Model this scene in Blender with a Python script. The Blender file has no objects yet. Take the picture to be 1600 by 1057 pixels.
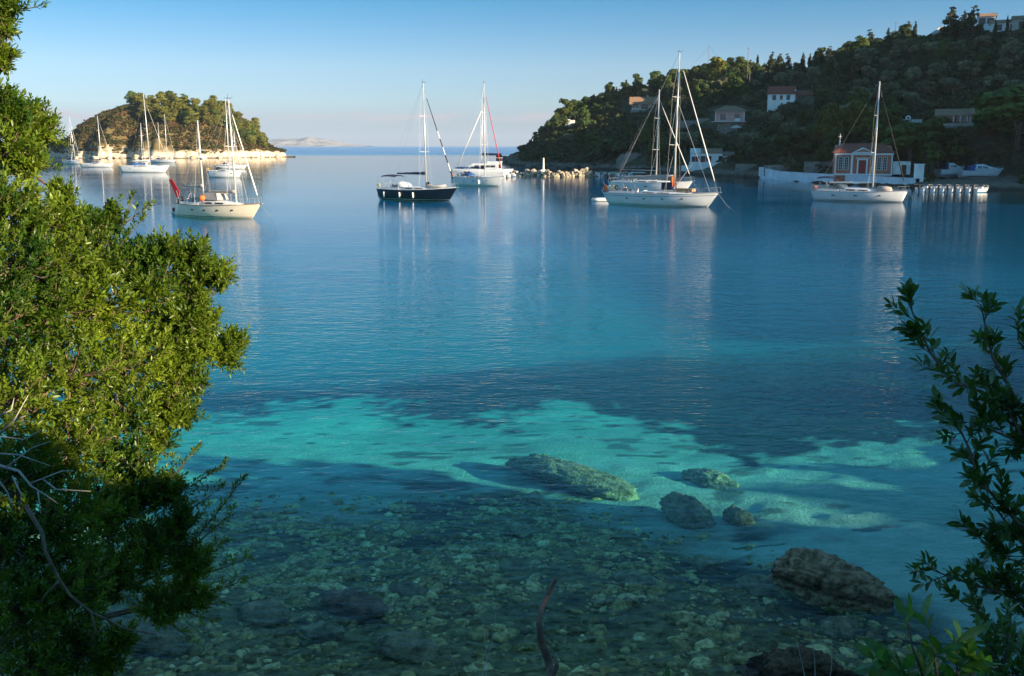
import bpy, math, random
import numpy as np
from mathutils import Vector, Matrix
R = math.radians
rnd = random.Random(7)
rng = np.random.default_rng(11)
scene = bpy.context.scene
COL = scene.collection

# ------------------------------------------------------------------ camera, sky, sun, exposure
CAM_H = 8.0
FOC = 1556.0
PITCH = math.atan(300.5 / FOC)
cam_data = bpy.data.cameras.new("camera")
cam = bpy.data.objects.new("camera", cam_data)
COL.objects.link(cam)
cam.location = (0, 0, CAM_H)
cam.rotation_euler = (math.pi / 2 - PITCH, 0, 0)
cam_data.sensor_width = 36
cam_data.lens = 36 * FOC / 1600
cam_data.clip_start = 0.1
cam_data.clip_end = 60000
scene.camera = cam

SUN_AZ, SUN_EL = 121.0, 15.0          # degrees clockwise from the view direction (+Y), above the horizon
world = bpy.data.worlds.new("World")
scene.world = world
world.use_nodes = True
wn, wl = world.node_tree.nodes, world.node_tree.links
wn.clear()
w_out = wn.new("ShaderNodeOutputWorld")
w_bg = wn.new("ShaderNodeBackground")
w_sky = wn.new("ShaderNodeTexSky")
w_sky.sky_type = 'NISHITA'
w_sky.sun_disc = False
w_sky.sun_elevation = R(SUN_EL)
w_sky.sun_rotation = R(SUN_AZ)
w_sky.air_density = 1.0
w_sky.dust_density = 0.3
w_sky.ozone_density = 2.0
w_bg.inputs['Strength'].default_value = 0.15
# a thin lavender haze bank low over the horizon with a line of small far clouds on its top
w_tc = wn.new("ShaderNodeTexCoord")
w_sep = wn.new("ShaderNodeSeparateXYZ")
wl.new(w_tc.outputs['Generated'], w_sep.inputs[0])
def wmath(op, a, b=None, clamp=False):
    n = wn.new("ShaderNodeMath"); n.operation = op; n.use_clamp = clamp
    for i, v in enumerate((a, b)):
        if v is None: continue
        if isinstance(v, (int, float)): n.inputs[i].default_value = v
        else: wl.new(v, n.inputs[i])
    return n.outputs[0]
def wmix(fac, a, b):
    n = wn.new("ShaderNodeMix"); n.data_type = 'RGBA'
    for k, v in ((0, fac), (6, a), (7, b)):
        if isinstance(v, (int, float)): n.inputs[k].default_value = v
        elif isinstance(v, tuple): n.inputs[k].default_value = v
        else: wl.new(v, n.inputs[k])
    return n.outputs[2]
w_map = wn.new("ShaderNodeMapping"); w_map.inputs['Scale'].default_value = (30, 30, 150)
wl.new(w_tc.outputs['Generated'], w_map.inputs[0])
w_no = wn.new("ShaderNodeTexNoise"); w_no.inputs['Scale'].default_value = 1.0; w_no.inputs['Detail'].default_value = 4
wl.new(w_map.outputs[0], w_no.inputs['Vector'])
w_no2 = wn.new("ShaderNodeTexNoise"); w_no2.inputs['Scale'].default_value = 9.0
wl.new(w_tc.outputs['Generated'], w_no2.inputs['Vector'])
z = w_sep.outputs['Z']
bank = wmath('MULTIPLY', wmath('SUBTRACT', 1.0, wmath('MULTIPLY', wmath('SUBTRACT', z, 0.024), 60, True), True), 0.30)
band = wmath('SUBTRACT', 1.0, wmath('MULTIPLY', wmath('ABSOLUTE', wmath('SUBTRACT', z, 0.0275)), 150), True)
cl = wmath('MULTIPLY', wmath('MULTIPLY', wmath('SUBTRACT', w_no.outputs[0], 0.40), 6.0, True), band)
cl = wmath('MULTIPLY', cl, wmath('MULTIPLY', wmath('SUBTRACT', w_no2.outputs[0], 0.36), 6, True))
w_r = wn.new("ShaderNodeValToRGB")
for k_, (p_, c_) in enumerate(((0.0, (.22, .265, .43, 1)), (.14, (.095, .225, .33, 1)), (.075, (.225, .28, .39, 1)), (.22, (.11, .32, .44, 1)), (.5, (.25, .52, .56, 1)))):
    e_ = w_r.color_ramp.elements[k_] if k_ < 2 else w_r.color_ramp.elements.new(p_)
    e_.position = p_; e_.color = c_
wl.new(z, w_r.inputs[0])
w_t = wn.new("ShaderNodeMix"); w_t.data_type = 'RGBA'; w_t.blend_type = 'MULTIPLY'; w_t.inputs[0].default_value = 1
wl.new(w_sky.outputs[0], w_t.inputs[6]); wl.new(w_r.outputs[0], w_t.inputs[7])
c1 = wmix(bank, w_t.outputs[2], (.80, 1.0, 1.45, 1))
c2 = wmix(wmath('MULTIPLY', cl, 0.75), c1, (1.7, 1.4, 1.5, 1))
wl.new(c2, w_bg.inputs['Color'])
wl.new(w_bg.outputs[0], w_out.inputs[0])

sun_data = bpy.data.lights.new("sun", 'SUN')
sun_data.energy = 4.8
sun_data.angle = R(0.5)
sun_data.color = (1.0, 0.80, 0.56)
sun = bpy.data.objects.new("sun", sun_data)
COL.objects.link(sun)
SUN_DIR = Vector((math.sin(R(SUN_AZ)) * math.cos(R(SUN_EL)), math.cos(R(SUN_AZ)) * math.cos(R(SUN_EL)), math.sin(R(SUN_EL))))
sun.rotation_euler = SUN_DIR.to_track_quat('Z', 'Y').to_euler()
sun.location = (300, -200, 200)

scene.view_settings.view_transform = 'Standard'
scene.view_settings.look = 'None'
scene.view_settings.exposure = 1.5
scene.view_settings.gamma = 1.0
scene.view_settings.use_curve_mapping = False
scene.render.engine = 'CYCLES'
scene.cycles.use_denoising = True
scene.cycles.max_bounces = 8
scene.cycles.transparent_max_bounces = 12
scene.cycles.volume_bounces = 2
scene.cycles.sample_clamp_indirect = 4

# ------------------------------------------------------------------ pixel of the photograph (1600 wide) -> place in the world
FWD = Vector((0, math.cos(PITCH), -math.sin(PITCH)))
UPV = Vector((0, math.sin(PITCH), math.cos(PITCH)))
def ray(x, y):
    return FWD + Vector((1, 0, 0)) * ((x - 800) / FOC) - UPV * ((y - 528.5) / FOC)
def gp(x, y, z=0.0):
    d = ray(x, y); t = (z - CAM_H) / d.z
    return Vector((d.x * t, d.y * t, z))
def at(x, y, Y):
    d = ray(x, y); t = Y / d.y
    return Vector((d.x * t, Y, CAM_H + d.z * t))
def proj(V):
    """world points (n,3) -> photo pixels"""
    V = np.asarray(V, float)
    dx, dy, dz = V[:, 0], V[:, 1], V[:, 2] - CAM_H
    f = dy * FWD.y + dz * FWD.z
    u = dy * UPV.y + dz * UPV.z
    return 800 + FOC * dx / f, 528.5 - FOC * u / f

# ------------------------------------------------------------------ numpy noise
def _h(ix, iy, iz, s):
    n = (ix * 374761393 + iy * 668265263 + iz * 2147483647 + s * 974634777) & 0xFFFFFFFF
    n = ((n ^ (n >> 13)) * 1274126177) & 0xFFFFFFFF
    return ((n ^ (n >> 16)) & 0xFFFF) / 65535.0
def noise3(x, y, z, s=0):
    x, y, z = np.broadcast_arrays(np.asarray(x, float), np.asarray(y, float), np.asarray(z, float))
    ix, iy, iz = np.floor(x).astype(np.int64), np.floor(y).astype(np.int64), np.floor(z).astype(np.int64)
    fx, fy, fz = x - ix, y - iy, z - iz
    fx, fy, fz = [f * f * (3 - 2 * f) for f in (fx, fy, fz)]
    r = 0
    for dx in (0, 1):
        for dy in (0, 1):
            for dz in (0, 1):
                w = (fx if dx else 1 - fx) * (fy if dy else 1 - fy) * (fz if dz else 1 - fz)
                r = r + w * _h(ix + dx, iy + dy, iz + dz, s)
    return r
def fbm(x, y, z=0.0, o=4, s=0):
    r, a, t = 0, 0.5, 0
    for k in range(o):
        r = r + a * noise3(np.asarray(x) * 2 ** k, np.asarray(y) * 2 ** k, np.asarray(z) * 2 ** k, s + k)
        t += a; a *= 0.5
    return r / t

# ------------------------------------------------------------------ objects
def tag(o, label=None, cat=None, group=None, kind=None):
    if label: o['label'] = label
    if cat: o['category'] = cat
    if group: o['group'] = group
    if kind: o['kind'] = kind
    return o
def empty(name, loc, rz=0.0, label=None, cat=None, group=None):
    o = bpy.data.objects.new(name, None)
    o.empty_display_size = 0.2
    COL.objects.link(o)
    o.location = loc; o.rotation_euler = (0, 0, rz)
    return tag(o, label, cat, group)
def link(name, me, parent=None, loc=None):
    o = bpy.data.objects.new(name, me)
    COL.objects.link(o)
    if parent is not None: o.parent = parent
    if loc is not None: o.location = loc
    return o
def mesh_np(name, V, F, mats=None, smooth=False, mi=None):
    """V (n,3), F (m,k) array of equal-size faces, or a list of such arrays"""
    Fs = F if isinstance(F, list) else [F]
    Fs = [np.asarray(f, np.int32) for f in Fs if len(f)]
    me = bpy.data.meshes.new(name)
    V = np.ascontiguousarray(V, np.float32)
    me.vertices.add(len(V)); me.vertices.foreach_set('co', V.ravel())
    nl = sum(f.size for f in Fs); nf = sum(len(f) for f in Fs)
    me.loops.add(nl); me.loops.foreach_set('vertex_index', np.concatenate([f.ravel() for f in Fs]))
    tot = np.concatenate([np.full(len(f), f.shape[1], np.int32) for f in Fs])
    st = np.concatenate([[0], np.cumsum(tot)[:-1]]).astype(np.int32)
    me.polygons.add(nf); me.polygons.foreach_set('loop_start', st)
    if mats is not None:
        for m in (mats if isinstance(mats, (list, tuple)) else [mats]): me.materials.append(m)
    if mi is not None: me.polygons.foreach_set('material_index', np.asarray(mi, np.int32))
    if smooth: me.polygons.foreach_set('use_smooth', np.ones(nf, bool))
    me.update(calc_edges=True)
    return me
def scatter_np(T, F, M, P):
    """template verts T (k,3), faces F (m,q); rotations/scales M (n,3,3), positions P (n,3) -> merged V, F"""
    n, k = len(P), len(T)
    V = np.einsum('nij,kj->nki', M, T) + P[:, None, :]
    FF = F[None] + (np.arange(n) * k)[:, None, None]
    return V.reshape(-1, 3), FF.reshape(-1, F.shape[1])
def rand_rot(n, g=rng):
    q = g.normal(size=(n, 4)); q /= np.linalg.norm(q, axis=1)[:, None]
    w, x, y, z = q.T
    return np.stack([np.stack([1 - 2 * (y * y + z * z), 2 * (x * y - z * w), 2 * (x * z + y * w)], -1),
                     np.stack([2 * (x * y + z * w), 1 - 2 * (x * x + z * z), 2 * (y * z - x * w)], -1),
                     np.stack([2 * (x * z - y * w), 2 * (y * z + x * w), 1 - 2 * (x * x + y * y)], -1)], 1)
def frames(D, roll=None):
    """matrices whose local +X is along D (n,3) and local +Z as upright as can be, rolled"""
    D = D / np.maximum(np.linalg.norm(D, axis=1), 1e-9)[:, None]
    up = np.tile([0, 0, 1.0], (len(D), 1)); up[np.abs(D[:, 2]) > .98] = [0, 1, 0]
    Y = np.cross(up, D); Y /= np.linalg.norm(Y, axis=1)[:, None]
    Z = np.cross(D, Y)
    if roll is not None:
        c, s = np.cos(roll)[:, None], np.sin(roll)[:, None]
        Y, Z = c * Y + s * Z, -s * Y + c * Z
    return np.stack([D, Y, Z], -1)

class MB:
    """collects boxes, bars, lathes and lofts into one mesh"""
    def __init__(s): s.v = []; s.f = []
    def add(s, vs, fs):
        k = len(s.v); s.v += [tuple(v) for v in vs]; s.f += [tuple(i + k for i in f) for f in fs]
        return s
    def box(s, c, d, rz=0.0, taper=1.0, ry=0.0):
        cx, cy, cz = c; hx, hy, hz = d[0] / 2, d[1] / 2, d[2] / 2
        vs = []
        for z in (-hz, hz):
            k = taper if z > 0 else 1.0
            for x, y in ((-hx, -hy), (hx, -hy), (hx, hy), (-hx, hy)):
                X, Y, Z = x * k, y * k, z
                if ry: X, Z = X * math.cos(ry) + Z * math.sin(ry), -X * math.sin(ry) + Z * math.cos(ry)
                vs.append((cx + X * math.cos(rz) - Y * math.sin(rz), cy + X * math.sin(rz) + Y * math.cos(rz), cz + Z))
        return s.add(vs, [(0, 3, 2, 1), (4, 5, 6, 7), (0, 1, 5, 4), (1, 2, 6, 5), (2, 3, 7, 6), (3, 0, 4, 7)])
    def tube(s, pts, r, n=6, cap=True):
        pts = [Vector(p) for p in pts]
        rs = r if isinstance(r, (list, tuple)) else [r] * len(pts)
        vs, fs = [], []
        pv = None
        for i, p in enumerate(pts):
            d = (pts[min(i + 1, len(pts) - 1)] - pts[max(i - 1, 0)])
            d = d.normalized() if d.length > 1e-9 else Vector((0, 0, 1))
            if pv is None:
                a = d.orthogonal().normalized()
            else:
                a = (pv - d * pv.dot(d)); a = a.normalized() if a.length > 1e-6 else d.orthogonal().normalized()
            pv = a; b = d.cross(a)
            for k in range(n):
                t = 2 * math.pi * k / n
                vs.append(p + (a * math.cos(t) + b * math.sin(t)) * rs[i])
        for i in range(len(pts) - 1):
            for k in range(n):
                fs.append((i * n + k, i * n + (k + 1) % n, (i + 1) * n + (k + 1) % n, (i + 1) * n + k))
        if cap:
            fs.append(tuple(range(n - 1, -1, -1))); fs.append(tuple(range((len(pts) - 1) * n, len(pts) * n)))
        return s.add(vs, fs)
    def loft(s, rings, close=True, cap=True):
        n = len(rings[0]); vs = [v for r in rings for v in r]; fs = []
        for i in range(len(rings) - 1):
            for k in range(n if close else n - 1):
                fs.append((i * n + k, i * n + (k + 1) % n, (i + 1) * n + (k + 1) % n, (i + 1) * n + k))
        if cap:
            fs.append(tuple(range(n - 1, -1, -1))); fs.append(tuple(range((len(rings) - 1) * n, len(rings) * n)))
        return s.add(vs, fs)
    def ball(s, c, r, n=8, m=5, sq=1.0):
        rings = []
        for j in range(m + 1):
            a = math.pi * (j + 0.02) / (m + 0.04)
            rings.append([(c[0] + r * math.sin(a) * math.cos(2 * math.pi * k / n), c[1] + r * math.sin(a) * math.sin(2 * math.pi * k / n), c[2] - r * sq * math.cos(a)) for k in range(n)])
        return s.loft(rings)
    def torus(s, c, R_, r, axis='y', n=16, m=6):
        rings = []
        for i in range(n + 1):
            a = 2 * math.pi * i / n; ring = []
            for k in range(m):
                b = 2 * math.pi * k / m
                q = R_ + r * math.cos(b); h = r * math.sin(b)
                if axis == 'y': ring.append((c[0] + q * math.cos(a), c[1] + h, c[2] + q * math.sin(a)))
                elif axis == 'x': ring.append((c[0] + h, c[1] + q * math.cos(a), c[2] + q * math.sin(a)))
                else: ring.append((c[0] + q * math.cos(a), c[1] + q * math.sin(a), c[2] + h))
            rings.append(ring)
        return s.loft(rings, cap=False)
    def prism(s, poly, z0, z1):
        n = len(poly)
        vs = [(x, y, z0) for x, y in poly] + [(x, y, z1) for x, y in poly]
        return s.add(vs, [tuple(range(n - 1, -1, -1)), tuple(range(n, 2 * n))] + [(k, (k + 1) % n, n + (k + 1) % n, n + k) for k in range(n)])
    def build(s, name, m, parent=None, smooth=False, loc=None):
        me = bpy.data.meshes.new(name)
        me.from_pydata(s.v, [], s.f)
        for mm in (m if isinstance(m, (list, tuple)) else [m]): me.materials.append(mm)
        if smooth: me.polygons.foreach_set('use_smooth', np.ones(len(me.polygons), bool))
        me.update()
        return link(name, me, parent, loc)

# ------------------------------------------------------------------ materials
def new_mat(name):
    m = bpy.data.materials.new(name); m.use_nodes = True
    m.node_tree.nodes.clear()
    return m, m.node_tree.nodes, m.node_tree.links
def c4(c): return (c[0], c[1], c[2], 1.0)
def mat(name, c, rough=0.6, c2=None, scale=4.0, bump=0.0, bscale=None, metal=0.0, var=0.0, spec=0.4, detail=5, stretch=None, coat=0.0):
    """plain surface: base colour, mottled towards c2 by noise, relief by bump, per-object value variation var"""
    m, n, l = new_mat(name)
    out = n.new("ShaderNodeOutputMaterial"); b = n.new("ShaderNodeBsdfPrincipled")
    l.new(b.outputs[0], out.inputs[0])
    b.inputs['Base Color'].default_value = c4(c); b.inputs['Roughness'].default_value = rough
    b.inputs['Metallic'].default_value = metal; b.inputs['Specular IOR Level'].default_value = spec
    b.inputs['Coat Weight'].default_value = coat
    tc = n.new("ShaderNodeTexCoord"); vec = tc.outputs['Object']
    if stretch:
        mp = n.new("ShaderNodeMapping"); mp.inputs['Scale'].default_value = stretch; l.new(vec, mp.inputs[0]); vec = mp.outputs[0]
    col = None
    if c2 is not None:
        t = n.new("ShaderNodeTexNoise"); t.inputs['Scale'].default_value = scale; t.inputs['Detail'].default_value = detail; t.inputs['Roughness'].default_value = 0.65
        l.new(vec, t.inputs['Vector'])
        r = n.new("ShaderNodeValToRGB"); r.color_ramp.elements[0].position = 0.36; r.color_ramp.elements[1].position = 0.66
        r.color_ramp.elements[0].color = c4(c); r.color_ramp.elements[1].color = c4(c2)
        l.new(t.outputs[0], r.inputs[0]); col = r.outputs[0]
    if var:
        oi = n.new("ShaderNodeObjectInfo")
        mr = n.new("ShaderNodeMapRange"); mr.inputs['To Min'].default_value = 1 - var; mr.inputs['To Max'].default_value = 1 + var
        l.new(oi.outputs['Random'], mr.inputs['Value'])
        hs = n.new("ShaderNodeHueSaturation"); l.new(mr.outputs[0], hs.inputs['Value'])
        mr2 = n.new("ShaderNodeMapRange"); mr2.inputs['To Min'].default_value = 0.5 - var * .06; mr2.inputs['To Max'].default_value = 0.5 + var * .06
        ma = n.new("ShaderNodeMath"); ma.operation = 'MULTIPLY'; ma.inputs[1].default_value = 7.13
        fr = n.new("ShaderNodeMath"); fr.operation = 'FRACT'
        l.new(oi.outputs['Random'], ma.inputs[0]); l.new(ma.outputs[0], fr.inputs[0]); l.new(fr.outputs[0], mr2.inputs['Value']); l.new(mr2.outputs[0], hs.inputs['Hue'])
        if col is not None: l.new(col, hs.inputs['Color'])
        else: hs.inputs['Color'].default_value = c4(c)
        col = hs.outputs[0]
    if col is not None: l.new(col, b.inputs['Base Color'])
    if bump:
        t2 = n.new("ShaderNodeTexNoise"); t2.inputs['Scale'].default_value = bscale or scale * 3; t2.inputs['Detail'].default_value = 5
        l.new(vec, t2.inputs['Vector'])
        bp = n.new("ShaderNodeBump"); bp.inputs['Strength'].default_value = 1.0; bp.inputs['Distance'].default_value = bump
        l.new(t2.outputs[0], bp.inputs['Height']); l.new(bp.outputs[0], b.inputs['Normal'])
    return m
def leaf_mat(name, c, c2, trans=0.35, rough=0.45, nscale=0.6, tc=None, spec=0.4, fine=None):
    """leaves: patches of two greens, a little of each leaf's own shade, light through the blade"""
    m, n, l = new_mat(name)
    out = n.new("ShaderNodeOutputMaterial"); b = n.new("ShaderNodeBsdfPrincipled"); t = n.new("ShaderNodeBsdfTranslucent"); mx = n.new("ShaderNodeMixShader")
    mx.inputs[0].default_value = trans
    l.new(b.outputs[0], mx.inputs[1]); l.new(t.outputs[0], mx.inputs[2]); l.new(mx.outputs[0], out.inputs[0])
    b.inputs['Roughness'].default_value = rough; b.inputs['Specular IOR Level'].default_value = spec
    co = n.new("ShaderNodeTexCoord"); no = n.new("ShaderNodeTexNoise"); no.inputs['Scale'].default_value = nscale; no.inputs['Detail'].default_value = 6
    no.inputs['Roughness'].default_value = 0.7
    l.new(co.outputs['Object'], no.inputs['Vector'])
    r = n.new("ShaderNodeValToRGB"); r.color_ramp.elements[0].position = 0.38; r.color_ramp.elements[1].position = 0.64
    r.color_ramp.elements[0].color = c4(c); r.color_ramp.elements[1].color = c4(c2)
    l.new(no.outputs[0], r.inputs[0])
    g = n.new("ShaderNodeNewGeometry"); oi = n.new("ShaderNodeObjectInfo")
    ad = n.new("ShaderNodeMath"); ad.operation = 'ADD'; l.new(g.outputs['Random Per Island'], ad.inputs[0]); l.new(oi.outputs['Random'], ad.inputs[1])
    mr = n.new("ShaderNodeMapRange"); mr.inputs['From Max'].default_value = 2; mr.inputs['To Min'].default_value = 0.55; mr.inputs['To Max'].default_value = 1.45
    l.new(ad.outputs[0], mr.inputs['Value'])
    hs = n.new("ShaderNodeHueSaturation"); l.new(r.outputs[0], hs.inputs['Color']); l.new(mr.outputs[0], hs.inputs['Value'])
    mr2 = n.new("ShaderNodeMapRange"); mr2.inputs['To Min'].default_value = 0.485; mr2.inputs['To Max'].default_value = 0.515
    l.new(oi.outputs['Random'], mr2.inputs['Value']); l.new(mr2.outputs[0], hs.inputs['Hue'])
    l.new(hs.outputs[0], b.inputs['Base Color'])
    if tc:
        hs2 = n.new("ShaderNodeMix"); hs2.data_type = 'RGBA'; hs2.blend_type = 'MULTIPLY'; hs2.inputs[0].default_value = 1
        l.new(hs.outputs[0], hs2.inputs[6]); hs2.inputs[7].default_value = c4(tc); l.new(hs2.outputs[2], t.inputs[0])
    else: l.new(hs.outputs[0], t.inputs[0])
    return m

# ------------------------------------------------------------------ setting: water
def water_mat():
    m, n, l = new_mat("sea_water")
    out = n.new("ShaderNodeOutputMaterial")
    tr = n.new("ShaderNodeBsdfTransparent"); gl = n.new("ShaderNodeBsdfGlossy"); gl.inputs['Roughness'].default_value = 0.03
    fr = n.new("ShaderNodeFresnel"); fr.inputs['IOR'].default_value = 1.33
    # light crosses this surface straight, so both of its sides must pass the share that the air side passes
    ge_ = n.new("ShaderNodeNewGeometry"); io = n.new("ShaderNodeMapRange"); io.inputs['To Min'].default_value = 1.33; io.inputs['To Max'].default_value = 1 / 1.33
    l.new(ge_.outputs['Backfacing'], io.inputs['Value']); l.new(io.outputs[0], fr.inputs['IOR'])
    mx = n.new("ShaderNodeMixShader"); l.new(tr.outputs[0], mx.inputs[1]); l.new(gl.outputs[0], mx.inputs[2]); l.new(mx.outputs[0], out.inputs['Surface'])
    tc = n.new("ShaderNodeTexCoord")
    def layer(scale, sx, rot, dist, det=2, seed=0.0, mask=None):
        mp = n.new("ShaderNodeMapping"); mp.inputs['Rotation'].default_value = (0, 0, R(rot)); mp.inputs['Scale'].default_value = (sx, 1, 1)
        mp.inputs['Location'].default_value = (seed, seed * 2, seed)
        l.new(tc.outputs['Object'], mp.inputs[0])
        t = n.new("ShaderNodeTexNoise"); t.inputs['Scale'].default_value = scale; t.inputs['Detail'].default_value = det
        t.inputs['Roughness'].default_value = 0.5
        l.new(mp.outputs[0], t.inputs['Vector'])
        mu = n.new("ShaderNodeMath"); mu.operation = 'MULTIPLY'; mu.inputs[1].default_value = dist
        l.new(t.outputs[0], mu.inputs[0]); o = mu.outputs[0]
        if mask is not None:
            m2 = n.new("ShaderNodeMath"); m2.operation = 'MULTIPLY'; l.new(o, m2.inputs[0]); l.new(mask, m2.inputs[1]); o = m2.outputs[0]
        return o
    # wind patches: rippled here, calm there
    pm = n.new("ShaderNodeMapping"); pm.inputs['Scale'].default_value = (0.4, 1, 1); pm.inputs['Rotation'].default_value = (0, 0, R(8))
    l.new(tc.outputs['Object'], pm.inputs[0])
    pt = n.new("ShaderNodeTexNoise"); pt.inputs['Scale'].default_value = 0.03; pt.inputs['Detail'].default_value = 3
    l.new(pm.outputs[0], pt.inputs['Vector'])
    pr = n.new("ShaderNodeMapRange"); pr.inputs['From Min'].default_value = 0.35; pr.inputs['From Max'].default_value = 0.65
    pr.inputs['To Min'].default_value = 0.55; pr.inputs['To Max'].default_value = 1.3
    l.new(pt.outputs[0], pr.inputs['Value'])
    sp = n.new("ShaderNodeSeparateXYZ"); l.new(tc.outputs['Object'], sp.inputs[0])
    cr = n.new("ShaderNodeValToRGB"); cq = n.new("ShaderNodeMath"); cq.operation = 'DIVIDE'; cq.inputs[1].default_value = 400.0
    l.new(sp.outputs['Y'], cq.inputs[0]); l.new(cq.outputs[0], cr.inputs[0])          # the inner bay lies calmer in the lee of the hill
    for k_, (p_, v_) in enumerate(((.03, .7), (.9, .09), (.10, 1.0), (.18, .7), (.3, .22))):
        e_ = cr.color_ramp.elements[k_] if k_ < 2 else cr.color_ramp.elements.new(p_)
        e_.position = p_; e_.color = (v_, v_, v_, 1)
    c2_ = n.new("ShaderNodeMapRange"); c2_.inputs['From Min'].default_value = .09; c2_.inputs['From Max'].default_value = .45; c2_.inputs['To Min'].default_value = 1.5; c2_.inputs['To Max'].default_value = .07
    l.new(cq.outputs[0], c2_.inputs['Value']); c3_ = n.new("ShaderNodeMath"); c3_.operation = 'MULTIPLY'; l.new(c2_.outputs[0], c3_.inputs[0]); l.new(pr.outputs[0], c3_.inputs[1]); cr2 = c3_.outputs[0]
    pc = n.new("ShaderNodeMath"); pc.operation = 'MULTIPLY'; l.new(pr.outputs[0], pc.inputs[0]); l.new(cr.outputs[0], pc.inputs[1]); pr = pc
    # the open sea beyond the bay is rougher
    fa = n.new("ShaderNodeMapRange"); fa.inputs['From Min'].default_value = 750; fa.inputs['From Max'].default_value = 1300
    fa.inputs['To Min'].default_value = 0.0; fa.inputs['To Max'].default_value = 1.0
    l.new(sp.outputs['Y'], fa.inputs['Value'])
    ro = n.new("ShaderNodeMapRange"); ro.inputs['To Min'].default_value = .035; ro.inputs['To Max'].default_value = .42; l.new(fa.outputs[0], ro.inputs['Value']); l.new(ro.outputs[0], gl.inputs['Roughness'])
    fm = n.new("ShaderNodeMapRange"); fm.inputs['To Min'].default_value = 1.0; fm.inputs['To Max'].default_value = .74; l.new(fa.outputs[0], fm.inputs['Value'])
    fx_ = n.new("ShaderNodeMath"); fx_.operation = 'MULTIPLY'; fq = n.new("ShaderNodeMapRange"); fq.inputs['From Min'].default_value = .05; fq.inputs['To Min'].default_value = .0; l.new(fr.outputs[0], fq.inputs['Value']); l.new(fq.outputs[0], fx_.inputs[0]); l.new(fm.outputs[0], fx_.inputs[1]); l.new(fx_.outputs[0], mx.inputs[0])
    WV = [layer(4.2, 0.50, 24, 0.044, 2, 3.0, pr.outputs[0]), layer(1.3, 0.50, 14, 0.052, 2, 1.0, pr.outputs[0]), layer(0.35, 0.5, 6, 0.015, 2, 5.0), layer(0.75, 0.45, 10, 0.022, 2, 7.0, cr2),
          layer(0.02, 0.4, 0, 9.0, 3, 9.0, fa.outputs[0])]
    acc = WV[0]
    for o in WV[1:]:
        a = n.new("ShaderNodeMath"); a.operation = 'ADD'; l.new(acc, a.inputs[0]); l.new(o, a.inputs[1]); acc = a.outputs[0]
    bp = n.new("ShaderNodeBump"); bp.inputs['Strength'].default_value = 1.0; bp.inputs['Distance'].default_value = 1.0
    l.new(acc, bp.inputs['Height']); l.new(bp.outputs[0], gl.inputs['Normal']); l.new(bp.outputs[0], fr.inputs['Normal'])
    ab = n.new("ShaderNodeVolumeAbsorption"); ab.inputs['Color'].default_value = (0.0, 0.955, 0.982, 1); ab.inputs['Density'].default_value = 0.125
    sc = n.new("ShaderNodeVolumeScatter"); sc.inputs['Color'].default_value = (0.0, 0.48, 0.96, 1); sc.inputs['Density'].default_value = 0.0038
    av = n.new("ShaderNodeAddShader"); l.new(ab.outputs[0], av.inputs[0]); l.new(sc.outputs[0], av.inputs[1]); l.new(av.outputs[0], out.inputs['Volume'])
    return m
WATER_FLOOR = -32.0
S = 11000
water = MB().box((0, 0, WATER_FLOOR / 2), (2 * S, 2 * S, -WATER_FLOOR)).build("water", water_mat())
tag(water, kind='structure')

# ------------------------------------------------------------------ setting: sea bed
def lerp_tab(x, xs, ys): return np.interp(x, xs, ys)
SHORE_NEAR = [(-150, 4), (-30, 9), (-12, 11.5), (0, 12.3), (8, 12.5), (12.5, 15.5), (19, 26), (34, 45), (70, 78), (105, 108), (115, 150)]
def seg_dist(X, Y, pts):
    d = np.full(X.shape, 1e9)
    for (x0, y0), (x1, y1) in zip(pts[:-1], pts[1:]):
        vx, vy = x1 - x0, y1 - y0
        t = np.clip(((X - x0) * vx + (Y - y0) * vy) / (vx * vx + vy * vy), 0, 1)
        d = np.minimum(d, np.hypot(X - x0 - t * vx, Y - y0 - t * vy))
    return d
def near_land_d(X, Y):
    """distance inland (+) or out to sea (-) from the near shore"""
    xs = [p[0] for p in SHORE_NEAR]; ys = [p[1] for p in SHORE_NEAR]
    ysh = np.interp(X, xs, ys)
    return np.where(Y < ysh, 1, -1) * seg_dist(X, Y, SHORE_NEAR)
def bed_z(X, Y):
    s = -near_land_d(X, Y)
    s = np.where(s > 0, s * .45 + np.maximum(Y - 12.4, 0) * .55, s)
    z = np.interp(s, [-3, 0, 2, 5, 9, 14, 20, 28, 36, 48, 65, 120, 400], [0.9, 0.05, -0.35, -0.75, -1.3, -1.9, -2.5, -3.3, -4.4, -6.8, -9, -13, -26])
    z = z + (fbm(X * .12, Y * .12, 0, 4, 3) - .5) * np.interp(s, [0, 4, 20, 40], [.25, .5, .45, 1.0])
    z = z + (fbm(X * .7, Y * .7, 0, 4, 5) - .5) * np.interp(s, [0, 8, 14, 20], [.35, .45, .25, .06])
    return z
def poly_mask(x, y, poly):
    inside = np.zeros(x.shape, bool)
    n = len(poly)
    for i in range(n):
        x0, y0 = poly[i]; x1, y1 = poly[(i + 1) % n]
        c = ((y0 > y) != (y1 > y)) & (x < (x1 - x0) * (y - y0) / ((y1 - y0) if y1 != y0 else 1e-9) + x0)
        inside ^= c
    return inside
def bed_hit(px, py):
    d = ray(px, py)
    t = (0 - CAM_H) / d.z
    for _ in range(200):
        p = Vector((0, 0, CAM_H)) + d * t
        if p.z <= float(bed_z(np.array([p.x]), np.array([p.y]))[0]): break
        t += 0.12
    return p
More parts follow.
